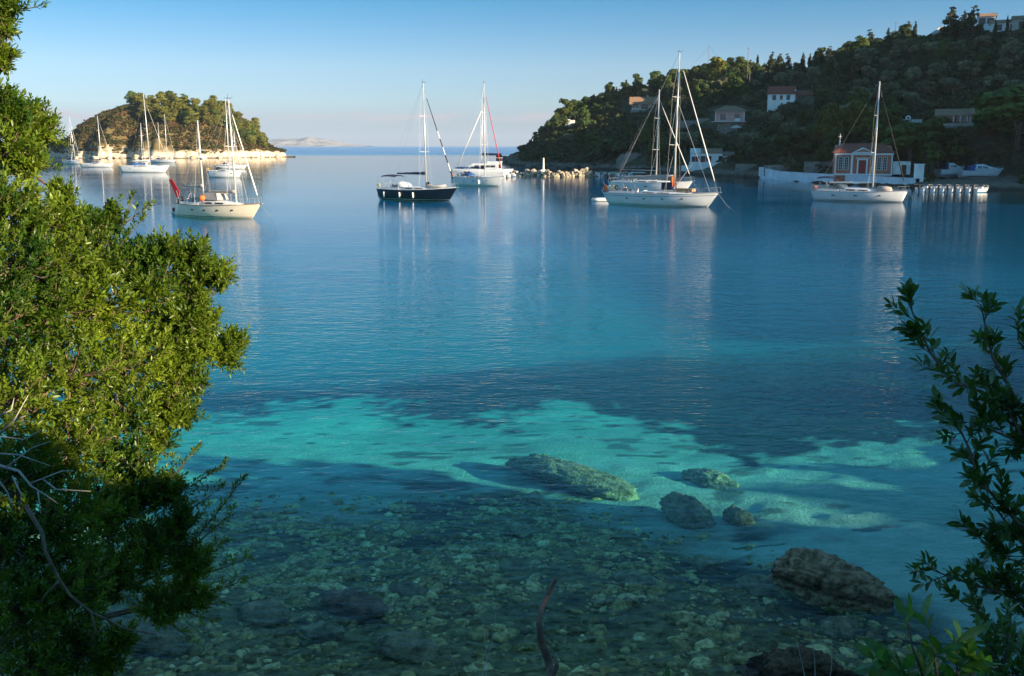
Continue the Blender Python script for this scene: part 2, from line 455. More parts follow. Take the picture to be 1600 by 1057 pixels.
# edge between bright sand and the seagrass of deeper water, and between rubble and sand, as read in the photograph
GRASS_EDGE = [(-400, 600), (0, 640), (300, 655), (400, 650), (470, 625), (560, 622), (620, 645), (700, 655), (790, 655), (850, 640), (875, 622), (930, 640), (1000, 672), (1100, 705), (1200, 725), (1300, 712), (1400, 690), (1500, 680), (1650, 670), (2200, 660)]
RUBBLE_EDGE = [(-400, 800), (200, 790), (350, 770), (450, 765), (640, 772), (760, 760), (800, 735), (900, 770), (1000, 800), (1120, 830), (1230, 865), (1330, 905), (1420, 965), (1500, 1030), (1700, 1090), (2200, 1100)]
def axis(segs):
    out = []
    for a, b, st in segs: out.append(np.arange(a, b, st))
    return np.concatenate(out)
gx = axis([(-1600, -400, 100), (-400, -60, 20), (-60, -22, 1.5), (-22, 26, 0.13), (26, 60, 1.2), (60, 300, 20), (300, 1600, 100)])
gy = axis([(5, 11, .5), (11, 42, 0.13), (42, 70, .6), (70, 130, 5), (130, 1100, 40), (1100, 3000, 300)])
GX, GY = np.meshgrid(gx, gy)
GZ = bed_z(GX, GY)
V = np.stack([GX.ravel(), GY.ravel(), GZ.ravel()], 1)
nx, ny = len(gx), len(gy)
ii = np.arange(nx * ny).reshape(ny, nx)
F = np.stack([ii[:-1, :-1], ii[:-1, 1:], ii[1:, 1:], ii[1:, :-1]], -1).reshape(-1, 4)
PX, PY = proj(V)
wob = (fbm(V[:, 0] * .35, V[:, 1] * .35, 0, 4, 21) - .5) * 60
wob2 = (fbm(V[:, 0] * .9, V[:, 1] * .9, 0, 4, 25) - .5) * 110
ge = np.interp(PX, [p[0] for p in GRASS_EDGE], [p[1] for p in GRASS_EDGE])
re = np.interp(PX, [p[0] for p in RUBBLE_EDGE], [p[1] for p in RUBBLE_EDGE])
wob3 = (fbm(V[:, 0] * 1.3, V[:, 1] * 1.3, 0, 5, 27) - .5) * 80
grass = np.clip((ge - (PY + wob + wob3)) / 24 + .5, 0, 1)
grass *= np.clip(1 - (V[:, 1] - 52) / 45, .5, 1)
grass = np.maximum(grass, np.clip((V[:, 1] - 500) / 300, 0, 1))
grass = np.maximum(grass, np.clip((V[:, 0] - 4) / 16, 0, 1) * np.clip((V[:, 1] - 55) / 25, 0, 1))  # dark weed colour on the right stands in for the hill's reflection
rub = np.clip(((PY + wob2) - re) / 60 + .1, 0, 1)
# lone tufts of weed on the sand
tuft = np.clip((fbm(V[:, 0] * .8, V[:, 1] * 1.6, 0, 3, 33) - .66) * 14, 0, 1) * .7
grass = np.maximum(grass, tuft * (PY > 640))
patch = np.clip((fbm(V[:, 0] * .45 + 7, V[:, 1] * .8, 0, 5, 37) - .50) * 9, 0, 1) * np.clip((PY - re + 70) / 60, 0, 1) * np.clip((re + 190 - PY) / 120, 0, 1)
grass = np.maximum(grass, patch * .85)
soft = fbm(V[:, 0] * .25, V[:, 1] * .5, 2, 5, 39)
grass = np.maximum(grass, np.clip((soft - .45) * 1.4, 0, .2) * (PY > 600))
mix_att = np.stack([grass, rub, np.zeros_like(rub), np.ones_like(rub)], 1)
def bed_mat():
    m, n, l = new_mat("sea_bed")
    out = n.new("ShaderNodeOutputMaterial"); b = n.new("ShaderNodeBsdfPrincipled"); l.new(b.outputs[0], out.inputs[0])
    b.inputs['Roughness'].default_value = .9; b.inputs['Specular IOR Level'].default_value = .1
    a = n.new("ShaderNodeVertexColor"); a.layer_name = "bed"
    s = n.new("ShaderNodeSeparateColor"); l.new(a.outputs[0], s.inputs[0])
    tc = n.new("ShaderNodeTexCoord")
    def no(scale, det=5):
        t = n.new("ShaderNodeTexNoise"); t.inputs['Scale'].default_value = scale; t.inputs['Detail'].default_value = det; t.inputs['Roughness'].default_value = .65
        l.new(tc.outputs['Object'], t.inputs['Vector']); return t.outputs[0]
    def ramp(f, c1, c2, p1=.35, p2=.65):
        r = n.new("ShaderNodeValToRGB"); r.color_ramp.elements[0].position = p1; r.color_ramp.elements[1].position = p2
        r.color_ramp.elements[0].color = c4(c1); r.color_ramp.elements[1].color = c4(c2); l.new(f, r.inputs[0]); return r.outputs[0]
    def mixc(f, x, y):
        q = n.new("ShaderNodeMix"); q.data_type = 'RGBA'; l.new(f, q.inputs[0]); l.new(x, q.inputs[6]); l.new(y, q.inputs[7]); return q.outputs[2]
    sand = ramp(no(1.4), (.27, .36, .28), (.38, .45, .36))
    rock = ramp(no(3.5, 8), (.06, .045, .018), (.30, .24, .11))
    weed = ramp(no(1.8, 6), (.006, .014, .016), (.028, .042, .036))
    l.new(mixc(s.outputs[0], mixc(s.outputs[1], sand, rock), weed), b.inputs['Base Color'])
    bp = n.new("ShaderNodeBump"); bp.inputs['Distance'].default_value = .08; l.new(no(9, 6), bp.inputs['Height']); l.new(bp.outputs[0], b.inputs['Normal'])
    return m
me = mesh_np("seabed", V, F, bed_mat(), True)
ca = me.color_attributes.new("bed", 'FLOAT_COLOR', 'POINT'); ca.data.foreach_set('color', mix_att.astype(np.float32).ravel())
seabed = link("seabed", me); tag(seabed, kind='structure')
BED_V, BED_RUB, BED_GRASS = V, rub, grass

# ------------------------------------------------------------------ setting: near hillside under the camera and to the right
gx = axis([(-150, -30, 6), (-30, 30, .8), (30, 170, 4)]); gy = axis([(-140, -20, 6), (-20, 30, .8), (30, 110, 4)])
GX, GY = np.meshgrid(gx, gy)
def near_z(X, Y):
    d = near_land_d(X, Y)
    z = np.interp(d, [-60, -6, -2, 0, 1.2, 12.5, 40, 120], [-40, -6.0, -1.6, -.3, .35, 6.2, 11, 15])
    z = np.where(z > 0, z * (1 - (1 - np.interp(X - .5 * Y, [5, 14], [1, .38])) * np.interp(Y, [1.5, 7], [0, 1])), z)  # unseen right slope is lowered so the sun reaches the shallows
    return z + (fbm(X * .3, Y * .3, 0, 4, 8) - .5) * np.clip(d * .2, 0, .8)
GZ = near_z(GX, GY)
V = np.stack([GX.ravel(), GY.ravel(), GZ.ravel()], 1); nx, ny = len(gx), len(gy)
ii = np.arange(nx * ny).reshape(ny, nx)
F = np.stack([ii[:-1, :-1], ii[:-1, 1:], ii[1:, 1:], ii[1:, :-1]], -1).reshape(-1, 4)
M_EARTH = mat("earth", (.09, .075, .045), .95, (.17, .14, .09), .5, .12, 2.5)
ground = link("ground", mesh_np("ground", V, F, M_EARTH, True)); tag(ground, kind='structure')

# ------------------------------------------------------------------ setting: the far hill on the right (polar sheet round the bay)
SH = [(783, 251), (792, 255), (800, 257.5), (830, 261), (870, 263), (930, 264.5), (990, 267), (1050, 271), (1100, 274), (1190, 279), (1240, 284), (1300, 288.5), (1370, 291.5), (1440, 294), (1520, 296.5), (1600, 298)]
RG = [(783, 246, 3), (792, 242, 7), (800, 238, 14), (830, 214, 40), (870, 172, 80), (930, 146, 120), (990, 122, 145), (1050, 112, 160), (1100, 106, 170), (1190, 95, 185), (1240, 90, 190), (1300, 77, 195), (1370, 55, 200), (1440, 40, 205), (1520, 26, 205), (1600, 10, 205)]
th, rs, rr, zr = [], [], [], []
for (sx, sy), (_, ry, ext) in zip(SH, RG):
    p = gp(sx, sy); r0 = math.hypot(p.x, p.y); a = math.degrees(math.atan2(p.x, p.y))
    e = at(sx, ry, p.y); el = (e.z - CAM_H) / math.hypot(e.x, e.y)
    tree = 2 if sx < 810 else (5 if sx < 900 else 6.5)
    th.append(a); rs.append(r0); rr.append(r0 + ext); zr.append(max(CAM_H + el * (r0 + ext) - tree, 1.5))
for a, r0, r1, zz in ((33, 205, 380, 66), (40, 200, 330, 72), (48, 190, 300, 77), (56, 175, 285, 71), (64, 160, 280, 52), (74, 140, 300, 30), (90, 110, 260, 30), (105, 90, 240, 34)):  # unseen ridge beyond the right edge, its heights set to shade the chapel slope
    th.append(a); rs.append(r0); rr.append(r1); zr.append(zz)
def hill_z(X, Y):
    r = np.hypot(X, Y); a = np.degrees(np.arctan2(X, Y))
    r0, r1, z1 = np.interp(a, th, rs), np.interp(a, th, rr), np.interp(a, th, zr)
    r0 = r0 + (fbm(a * 1.3, 0, 0, 3, 40) - .5) * 5
    s = (r - r0) / (r1 - r0)
    flat = np.interp(a, [3, 8, 12, 30], [0, .03, .06, .06])           # quayside strip before the slope starts
    q = np.clip((s - flat) / (1 - flat), 0, 1)
    z = z1 * (1 - (1 - q) ** 1.25) * np.where(s > 1, 1, 1)
    z = np.where(s > 1, z1 - (s - 1) ** 2 * z1 * .35, z)
    z = z + np.clip((r - r0) / 3, -1.2, 1) * 1.2
    front = (a > 13.0) & (a < 31)
    wf = np.interp(a, [20.5, 23], [0, 24])
    z = np.where(front, np.minimum(z, np.interp(r - r0 - np.clip(r - r0 - 5, 0, wf), [-9, 1.5, 4, 13, 60], [-2, -.6, .95, 1.05, 60])), z)
    n = (fbm(X * .03, Y * .03, 0, 4, 41) - .5) * 7 + (fbm(X * .15, Y * .15, 0, 4, 44) - .5) * 2.2
    return z + n * np.clip((r - r0 - 14) / 40, 0, 1) + (fbm(X * .5, Y * .5, 0, 3, 47) - .5) * 1.6 * np.clip((r - r0) / 3, 0, 1) * (a < 9)
ag = np.concatenate([np.arange(-0.9, 31, .09), np.arange(31, 106, 1.2)])
sg = np.concatenate([np.linspace(-.05, .1, 14)[:-1], np.linspace(.1, 1.1, 60), np.linspace(1.15, 1.6, 8)])
AA, SS = np.meshgrid(ag, sg)
r0 = np.interp(AA, th, rs); r1 = np.interp(AA, th, rr)
RRr = r0 + SS * (r1 - r0)
GX, GY = RRr * np.sin(np.radians(AA)), RRr * np.cos(np.radians(AA))
GZ = hill_z(GX, GY)
V = np.stack([GX.ravel(), GY.ravel(), GZ.ravel()], 1); nx, ny = len(ag), len(sg)
ii = np.arange(nx * ny).reshape(ny, nx)
F = np.stack([ii[:-1, :-1], ii[:-1, 1:], ii[1:, 1:], ii[1:, :-1]], -1).reshape(-1, 4)
def hill_mat(name, soil, soil2, rock, rock2, shore):
    """soil and dry grass; bare rock where steep and along the waterline"""
    m, n, l = new_mat(name)
    out = n.new("ShaderNodeOutputMaterial"); b = n.new("ShaderNodeBsdfPrincipled"); l.new(b.outputs[0], out.inputs[0])
    b.inputs['Roughness'].default_value = .95; b.inputs['Specular IOR Level'].default_value = .1
    tc = n.new("ShaderNodeTexCoord")
    def no(scale, det=6):
        t = n.new("ShaderNodeTexNoise"); t.inputs['Scale'].default_value = scale; t.inputs['Detail'].default_value = det; t.inputs['Roughness'].default_value = .65
        l.new(tc.outputs['Object'], t.inputs['Vector']); return t.outputs[0]
    def ramp(f, c1, c2, p1=.36, p2=.64):
        r = n.new("ShaderNodeValToRGB"); r.color_ramp.elements[0].position = p1; r.color_ramp.elements[1].position = p2
        r.color_ramp.elements[0].color = c4(c1); r.color_ramp.elements[1].color = c4(c2); l.new(f, r.inputs[0]); return r.outputs[0]
    sep = n.new("ShaderNodeSeparateXYZ"); l.new(tc.outputs['Object'], sep.inputs[0])
    zz = n.new("ShaderNodeMath"); zz.operation = 'ADD'; l.new(sep.outputs[2], zz.inputs[0])
    nm = n.new("ShaderNodeMath"); nm.operation = 'MULTIPLY'; nm.inputs[1].default_value = -shore * 1.4; l.new(no(.12), nm.inputs[0]); l.new(nm.outputs[0], zz.inputs[1])
    mr = n.new("ShaderNodeMapRange"); mr.inputs['From Min'].default_value = shore * .1; mr.inputs['From Max'].default_value = shore * .55; mr.inputs['To Min'].default_value = 1; mr.inputs['To Max'].default_value = 0
    l.new(zz.outputs[0], mr.inputs['Value'])
    g = n.new("ShaderNodeNewGeometry"); sn = n.new("ShaderNodeSeparateXYZ"); l.new(g.outputs['True Normal'], sn.inputs[0])
    st = n.new("ShaderNodeMapRange"); st.inputs["From Min"].default_value = .22; st.inputs["From Max"].default_value = .38; st.inputs['To Min'].default_value = .9; st.inputs['To Max'].default_value = 0
    l.new(sn.outputs[2], st.inputs['Value'])
    mxm = n.new("ShaderNodeMath"); mxm.operation = 'MAXIMUM'; l.new(mr.outputs[0], mxm.inputs[0]); l.new(st.outputs[0], mxm.inputs[1])
    q = n.new("ShaderNodeMix"); q.data_type = 'RGBA'; l.new(mxm.outputs[0], q.inputs[0])
    l.new(ramp(no(.25), soil, soil2), q.inputs[6]); l.new(ramp(no(.6, 8), rock, rock2), q.inputs[7])
    # a dark wet and weedy line just above the water
    wr = n.new("ShaderNodeMapRange"); wr.inputs['From Min'].default_value = .25; wr.inputs['From Max'].default_value = .75; wr.inputs['To Min'].default_value = .85; wr.inputs['To Max'].default_value = 0
    l.new(sep.outputs[2], wr.inputs['Value'])
    q2 = n.new("ShaderNodeMix"); q2.data_type = 'RGBA'; l.new(wr.outputs[0], q2.inputs[0]); l.new(q.outputs[2], q2.inputs[6]); q2.inputs[7].default_value = (.045, .035, .022, 1)
    l.new(q2.outputs[2], b.inputs['Base Color'])
    bp = n.new("ShaderNodeBump"); bp.inputs['Distance'].default_value = .5; l.new(no(.9, 8), bp.inputs['Height']); l.new(bp.outputs[0], b.inputs['Normal'])
    return m
hill = link("hill", mesh_np("hill", V, F, hill_mat("hillside", (.035, .04, .02), (.10, .085, .05), (.08, .075, .055), (.22, .19, .15), 1.6), True))
tag(hill, kind='structure')
def hit(px, py, fn, t0=100.0, t1=1500.0):
    """where the sight line of a photo pixel meets a terrain"""
    d = ray(px, py); ts = np.arange(t0, t1, .5)
    X, Y, Z = d.x * ts, d.y * ts, CAM_H + d.z * ts
    k = np.nonzero(Z <= fn(X, Y))[0]
    if len(k) == 0: return None
    i = k[0]; return Vector((X[i], Y[i], Z[i]))

# ------------------------------------------------------------------ setting: wooded islet, far island, haze
IY, ID = 730.0, 74.0
ISL = [(20, 226, 1), (60, 226, 1), (90, 224, 1), (112, 222, 2), (124, 214, 3), (140, 198, 4), (155, 181, 5), (172, 166, 5), (190, 157, 7), (225, 150, 9), (265, 150, 9), (310, 152, 9), (345, 160, 9), (372, 182, 8), (395, 205, 7), (412, 222, 5), (425, 234, 2), (436, 240, 1), (446, 246, 0)]
ix = [at(p[0], p[1], IY).x for p in ISL]
iz = [max(at(p[0], p[1], IY).z - p[2], -.5) for p in ISL]
iw = [14, 20, 24, 26, 34, 44, 55, 62, 68, 72, 74, 74, 70, 62, 50, 36, 22, 10, 3]
ix = [ix[0] - 160, ix[0] - 60] + ix; iz = [8, 6] + iz; iw = [14, 14] + iw
def island_z(X, Y):
    z1, w = np.interp(X, ix, iz), np.interp(X, ix, iw)
    w = w * (1 + (fbm(X * .06, 0, 0, 4, 61) - .5) * .35)
    q = 1 - np.abs((Y - IY) / w)
    qq = np.clip(q, 0, 1)
    z = z1 * (1 - (1 - qq) ** 2.0) ** .75
    cliff = np.clip(q * w / 3.0, -1.5, 1) * (2.2 + (fbm(X * .08, Y * .08, 0, 3, 66) - .35) * 5)
    z = np.maximum(z, 0) * .93 + cliff * (z1 > 0) + np.clip(q, -1, 0) * 20
    z = z + (fbm(X * .05, Y * .05, 0, 5, 62) - .5) * 7 * np.clip(qq * 4, 0, 1) + (fbm(X * .4, Y * .4, 0, 4, 64) - .5) * 2.6 * np.clip(1.0 - qq, 0, 1)
    return z
gx = np.arange(ix[0], ix[-1] + 8, 1.1); gy = np.concatenate([np.arange(IY - 86, IY - 20, .9), np.arange(IY - 20, IY + 90, 5)])
GX, GY = np.meshgrid(gx, gy)
GZ = island_z(GX, GY)
V = np.stack([GX.ravel(), GY.ravel(), GZ.ravel()], 1); nx, ny = len(gx), len(gy)
ii = np.arange(nx * ny).reshape(ny, nx)
F = np.stack([ii[:-1, :-1], ii[:-1, 1:], ii[1:, 1:], ii[1:, :-1]], -1).reshape(-1, 4)
islet = link("islet", mesh_np("islet", V, F, hill_mat("islet_ground", (.085, .08, .03), (.17, .12, .055), (.36, .29, .20), (.66, .56, .43), 4.5), True))
tag(islet, kind='structure')

FY = 9000.0
fx = np.linspace(at(405, 228, FY).x, at(575, 228, FY).x, 90)
prof = [(405, 228), (425, 218), (440, 217), (470, 217), (478, 215), (486, 214), (500, 217), (515, 219), (530, 222), (545, 225), (560, 227), (575, 228.5)]
fz = np.interp(fx, [at(p[0], 228, FY).x for p in prof], [at(p[0], p[1], FY).z for p in prof])
rows = []
for k, (dy, f) in enumerate(((-420, -.05), (-300, .25), (-200, .55), (-110, .8), (0, 1.0), (200, .6), (420, -.05))):
    n_ = (fbm(fx * .02, dy * .02, 0, 4, 70) - .5)
    rows.append(np.stack([fx, np.full_like(fx, FY + dy) + n_ * 120, np.maximum(fz * f + n_ * 26 * (f > 0) * (f < 1), -3)], 1))
V = np.concatenate(rows); nx, ny = len(fx), len(rows)
ii = np.arange(nx * ny).reshape(ny, nx)
F = np.stack([ii[:-1, :-1], ii[:-1, 1:], ii[1:, 1:], ii[1:, :-1]], -1).reshape(-1, 4)
far = link("far_island_hills", mesh_np("far_island_hills", V, F, mat("pale_cliff", (.12, .11, .10), .9, (.50, .44, .38), .012), True))
tag(far, kind='structure')

m, n, l = new_mat("air")
o_ = n.new("ShaderNodeOutputMaterial"); pv = n.new("ShaderNodeVolumePrincipled")
pv.inputs['Color'].default_value = (.80, .88, 1.0, 1); pv.inputs['Density'].default_value = 5e-5; pv.inputs['Anisotropy'].default_value = 0.2
l.new(pv.outputs[0], o_.inputs['Volume'])
HAZE = True
if HAZE:
    haze = MB().box((0, 0, 48), (2 * S + 40, 2 * S + 40, 146)).build("haze", m)
    tag(haze, kind='stuff')

# ------------------------------------------------------------------ far vegetation
M_BARK = mat("bark", (.10, .075, .05), .95, (.20, .16, .12), 6, .03)
LM = {
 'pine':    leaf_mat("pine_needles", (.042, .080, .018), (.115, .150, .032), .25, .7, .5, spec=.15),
 'sunny':   leaf_mat("pine_needles_sunlit", (.09, .10, .018), (.21, .20, .035), .25, .7, .5, spec=.15),  # the tone of pines in sun is put into this needle colour
 'cypress': leaf_mat("cypress_needles", (.018, .032, .012), (.040, .055, .022), .15, .8, .8, spec=.1),
 'conifer': leaf_mat("fir_needles", (.034, .052, .022), (.08, .092, .04), .15, .8, .6, spec=.1),
 'olive':   leaf_mat("olive_leaves", (.10, .11, .055), (.25, .235, .13), .2, .7, .5, spec=.15),
 'oak':     leaf_mat("oak_leaves", (.038, .066, .022), (.095, .12, .04), .25, .7, .4, spec=.15),
}
def crown_arrays(clumps, n, size, g, squash=.8, inner=.25):
    C = np.array([c[0] for c in clumps], float); Rr = np.array([c[1] for c in clumps], float)
    w = Rr ** 2; k = g.choice(len(Rr), n, p=w / w.sum())
    d = g.normal(size=(n, 3)); d /= np.linalg.norm(d, axis=1)[:, None]
    d[:, 2] = np.where((d[:, 2] < -.3) & (g.random(n) < .6), -d[:, 2], d[:, 2])
    rad = Rr[k] * (1.05 - np.abs(g.normal(0, inner, n)))
    P = C[k] + d * rad[:, None] * np.array([1, 1, squash])
    nrm = d + g.normal(0, .55, (n, 3)) + np.array([0, 0, .35])
    M = frames(nrm, g.random(n) * 6.28)          # local X = normal
    s = size * (0.6 + .8 * g.random(n))
    M = M * s[:, None, None]
    T = np.array([(0, -.5, -.35), (0, .45, -.4), (.12, .5, .38), (.05, -.4, .45)])
    return scatter_np(T, np.array([[0, 1, 2, 3]]), M, P)
def tree_kind(kind, g):
    """clumps (centre, radius), crown leaf count and size, trunk polyline, for a tree about 8 m tall"""
    cl = []
    if kind in ('pine', 'sunny'):
        for i in range(22):
            a, q = g.random() * 6.28, g.random() ** .6
            z = 2.3 + 5.4 * g.random()
            rr = 2.3 * q * math.sin(min(1, (9.2 - z) / 4.2) * 1.57)
            cl.append(((rr * math.cos(a), rr * math.sin(a), z), .95 + .5 * g.random()))
        return cl, 2700, .40, [(0, 0, -1), (.1, .1, 2), (-.1, .15, 4.5), (0, 0, 7)], .20
    if kind == 'cypress':
        for i in range(15):
            z = .6 + 7.6 * i / 14; w = .72 * math.sin(min(1, (9.0 - z) / 5) * 1.57) * (1 if z > 1 else .8)
            a = g.random() * 6.28
            cl.append(((.16 * math.cos(a), .16 * math.sin(a), z), max(w, .15) * (.85 + .3 * g.random())))
        return cl, 1100, .30, [(0, 0, -1), (0, 0, 8)], .14
    if kind == 'conifer':
        for lv in range(10):
            z = 1.2 + 6.8 * lv / 9; w = 2.3 * (1 - lv / 10) ** .8
            for j in range(max(1, 6 - lv // 2)):
                a = g.random() * 6.28; q = w * (.45 + .4 * g.random())
                cl.append(((q * math.cos(a), q * math.sin(a), z + g.normal(0, .15)), .25 + w * .26))
        return cl, 1900, .36, [(0, 0, -1), (0, 0, 8.2)], .16
    if kind == 'olive':
        for i in range(13):
            a, q = g.random() * 6.28, g.random() ** .5
            cl.append(((2.0 * q * math.cos(a), 2.0 * q * math.sin(a), 1.9 + 2.9 * g.random() * (1 - .35 * q)), .75 + .45 * g.random()))
        return cl, 1700, .38, [(0, 0, -1), (.25, 0, 1.3), (-.1, .2, 3)], .25
    for i in range(18):
        a, q = g.random() * 6.28, g.random() ** .5
        cl.append(((2.9 * q * math.cos(a), 2.9 * q * math.sin(a), 1.1 + 4.4 * g.random() * (1 - .45 * q * q)), .95 + .6 * g.random()))
    return cl, 2100, .44, [(0, 0, -1), (0, .2, 2.2), (0, 0, 4)], .22
TREE_MESH = {}
for kind in LM:
    for v in range(4):
        g = np.random.default_rng(100 + v * 7 + len(TREE_MESH))
        cl, n_, sz, trunk, tr_ = tree_kind(kind, g)
        Vt, Ft = crown_arrays(cl, n_, sz, g, .8 if kind != 'cypress' else 1.5)
        cm = mesh_np("crown", Vt, Ft, LM[kind])
        b = MB(); b.tube(trunk, [tr_ * (1 - .65 * i / (len(trunk) - 1)) for i in range(len(trunk))], 6)
        for j in range(4):
            c = cl[g.integers(len(cl))][0]
            if kind not in ('cypress', 'conifer'): b.tube([trunk[1], ((trunk[1][0] + c[0]) / 2, (trunk[1][1] + c[1]) / 2, (trunk[1][2] + c[2]) / 2 + .2), c], [tr_ * .5, tr_ * .35, tr_ * .12], 4, False)
        tm = bpy.data.meshes.new("trunk"); tm.from_pydata(b.v, [], b.f); tm.materials.append(M_BARK)
        TREE_MESH[kind, v] = (cm, tm)
def tree(kind, loc, h, label, group, wide=1.0, g=rnd, name=None):
    cm, tm = TREE_MESH[kind, g.randrange(4)]
    nm = name or {'pine': 'pine_tree', 'sunny': 'pine_tree', 'cypress': 'cypress_tree', 'conifer': 'fir_tree', 'olive': 'olive_tree', 'oak': 'oak_tree'}[kind]
    cat = nm.split('_')[0] + ' tree'
    o = empty(nm, loc, g.random() * 6.28, label, cat, group)
    k = h / {'olive': 5.4, 'oak': 6.4}.get(kind, 8.6)
    o.scale = (k * wide * (.9 + .2 * g.random()), k * wide * (.9 + .2 * g.random()), k)
    link("crown", cm, o); link("trunk", tm, o)
    return o

# things on the hill that trees must not hide: (x0, y0, x1, y1, tree base line below which a tree would stand in front)
KEEP = [(972, 154, 1040, 180), (884, 186, 900, 200), (1108, 162, 1172, 215), (1062, 184, 1112, 203), (1072, 232, 1145, 268), (1196, 136, 1276, 168), (1296, 222, 1400, 292), (1180, 264, 1445, 292),
        (1458, 165, 1565, 200), (1525, 18, 1600, 56), (1400, 182, 1440, 200), (960, 232, 1012, 262), (1455, 256, 1600, 300), (1440, 40, 1470, 62), (960, 255, 1190, 282), (800, 252, 960, 262), (1165, 68, 1170, 90)]
LANDMARKS = [("the tan roofed villa", 1005, 168), ("the small white wall on the headland", 891, 192), ("the pink house", 1140, 185), ("the white waterfront cottage", 1107, 250), ("the white house with red roof", 1235, 152),
             ("the terracotta chapel", 1345, 250), ("the long low house", 1510, 182), ("the hilltop villas", 1565, 35), ("the tilted white wall on the slope", 1455, 50), ("the rock breakwater", 880, 270), ("the stone ruin by the shore", 985, 242), ("the bright round pine on the ridge", 1115, 110), ("the dry docked motorboats", 1515, 268)]
KINDWORD = {'pine': ["mid green pine", "pine trees on the hillside"], 'sunny': ["yellowish green pine", "sunlit yellowish pine trees on the hillside"], 'cypress': ["slim dark cypress", "cypresses on the hillside"],
            'conifer': ["dark conical fir", "fir trees on the hillside"], 'olive': ["grey green olive tree", "olive trees on the hillside"], 'oak': ["dark round oak", "oaks on the hillside"]}
def where(px, py):
    nm, lx, ly = min(LANDMARKS, key=lambda q: math.hypot(px - q[1], (py - q[2]) * 1.4))
    dx, dy = px - lx, py - ly
    d = math.hypot(dx, dy)
    far = "just " if d < 34 else ("well " if d > 90 else "")
    if abs(dx) > abs(dy) * 1.3: return far + ("left of " if dx < 0 else "right of ") + nm
    return far + ("uphill of " if dy < 0 else "downhill of ") + nm
placed = []
def size_word(h): return "small " if h < 4.6 else ("tall " if h > 8.6 else "")
def plant(kind, p, h, wide=1.0, label=None):
    x, y = proj([[p.x, p.y, p.z + h * .6]]); x, y = x[0], y[0]
    kw, grp = KINDWORD[kind]
    sky = "on the skyline " if (p.z > 12 and y < np.interp(x, [q[0] for q in SH], [q[1] for q in RG]) + 6) else ""
    placed.append((p.x, p.y, h))
    return tree(kind, (p.x, p.y, p.z - .2), h, label or (size_word(h) + kw + " " + sky + where(x, y)), grp, wide)
# trees singled out in the photograph: (kind, px, py of the foot, height, width, label)
for kind, x, y, h, wd, lb in [
    ('sunny', 1115, 131, 11.5, 1.55, "sunlit yellow green round pine on the ridge behind the tall masts"),
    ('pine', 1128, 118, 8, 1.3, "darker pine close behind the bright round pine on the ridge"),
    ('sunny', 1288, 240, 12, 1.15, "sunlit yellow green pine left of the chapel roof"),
    ('sunny', 1334, 224, 10, 1.3, "sunlit round pine rising behind the chapel roof"),
    ('pine', 1296, 262, 9, 1.0, "dark pine with bare trunk beside the chapel's left wall"),
    ('pine', 1420, 262, 10, 2.0, "broad dark green pine right of the chapel"),
    ('pine', 1465, 258, 11, 1.9, "broad dark green pine behind the beached motorboats"),
    ('pine', 1588, 232, 14, 2.1, "wide umbrella pine at the right edge hiding the long house"),
    ('olive', 1072, 240, 7.5, 1.3, "yellowish olive tree behind the big yacht's mast"),
    ('olive', 1170, 236, 6, 1.3, "yellowish topped olive tree below the pink house"),
    ('conifer', 1181, 96, 8.5, .8, "lone pointed fir standing on the ridge against the sky"),
    ('cypress', 1458, 46, 9, 1.5, "thick dark cypress on the skyline left of the tilted white wall"),
    ('cypress', 1451, 45, 7, .7, "thin pale cypress beside the thick skyline cypress"),
    ('conifer', 1483, 72, 13, 1.2, "tall dark fir just right of the tilted white wall"),
    ('conifer', 1517, 72, 12.5, 1.2, "tall dark fir in front of the hilltop villas"),
    ('cypress', 1572, 62, 7.5, .8, "slim cypress in front of the hilltop villa windows"),
    ('cypress', 1553, 70, 7.5, .9, "dark cypress before the left hilltop villa"),
    ('pine', 885, 178, 8, 1.1, "pine poking above the headland ridge nearest the open sea"),
    ('oak', 955, 246, 9, 1.6, "large dark round oak above the shore behind the breakwater"),
    ('oak', 1235, 250, 8, 1.7, "dark round oak behind the left end of the white sea wall"),
    ('oak', 1200, 246, 7, 1.5, "dark oak right of the white waterfront cottage"),
    ('pine', 1383, 228, 9.5, 1.5, "dark pine behind the right end of the chapel roof")]:
    p = hit(x, y, hill_z)
    if p: plant(kind, p, h, wd, lb)
tries = 0; NT = len(placed)
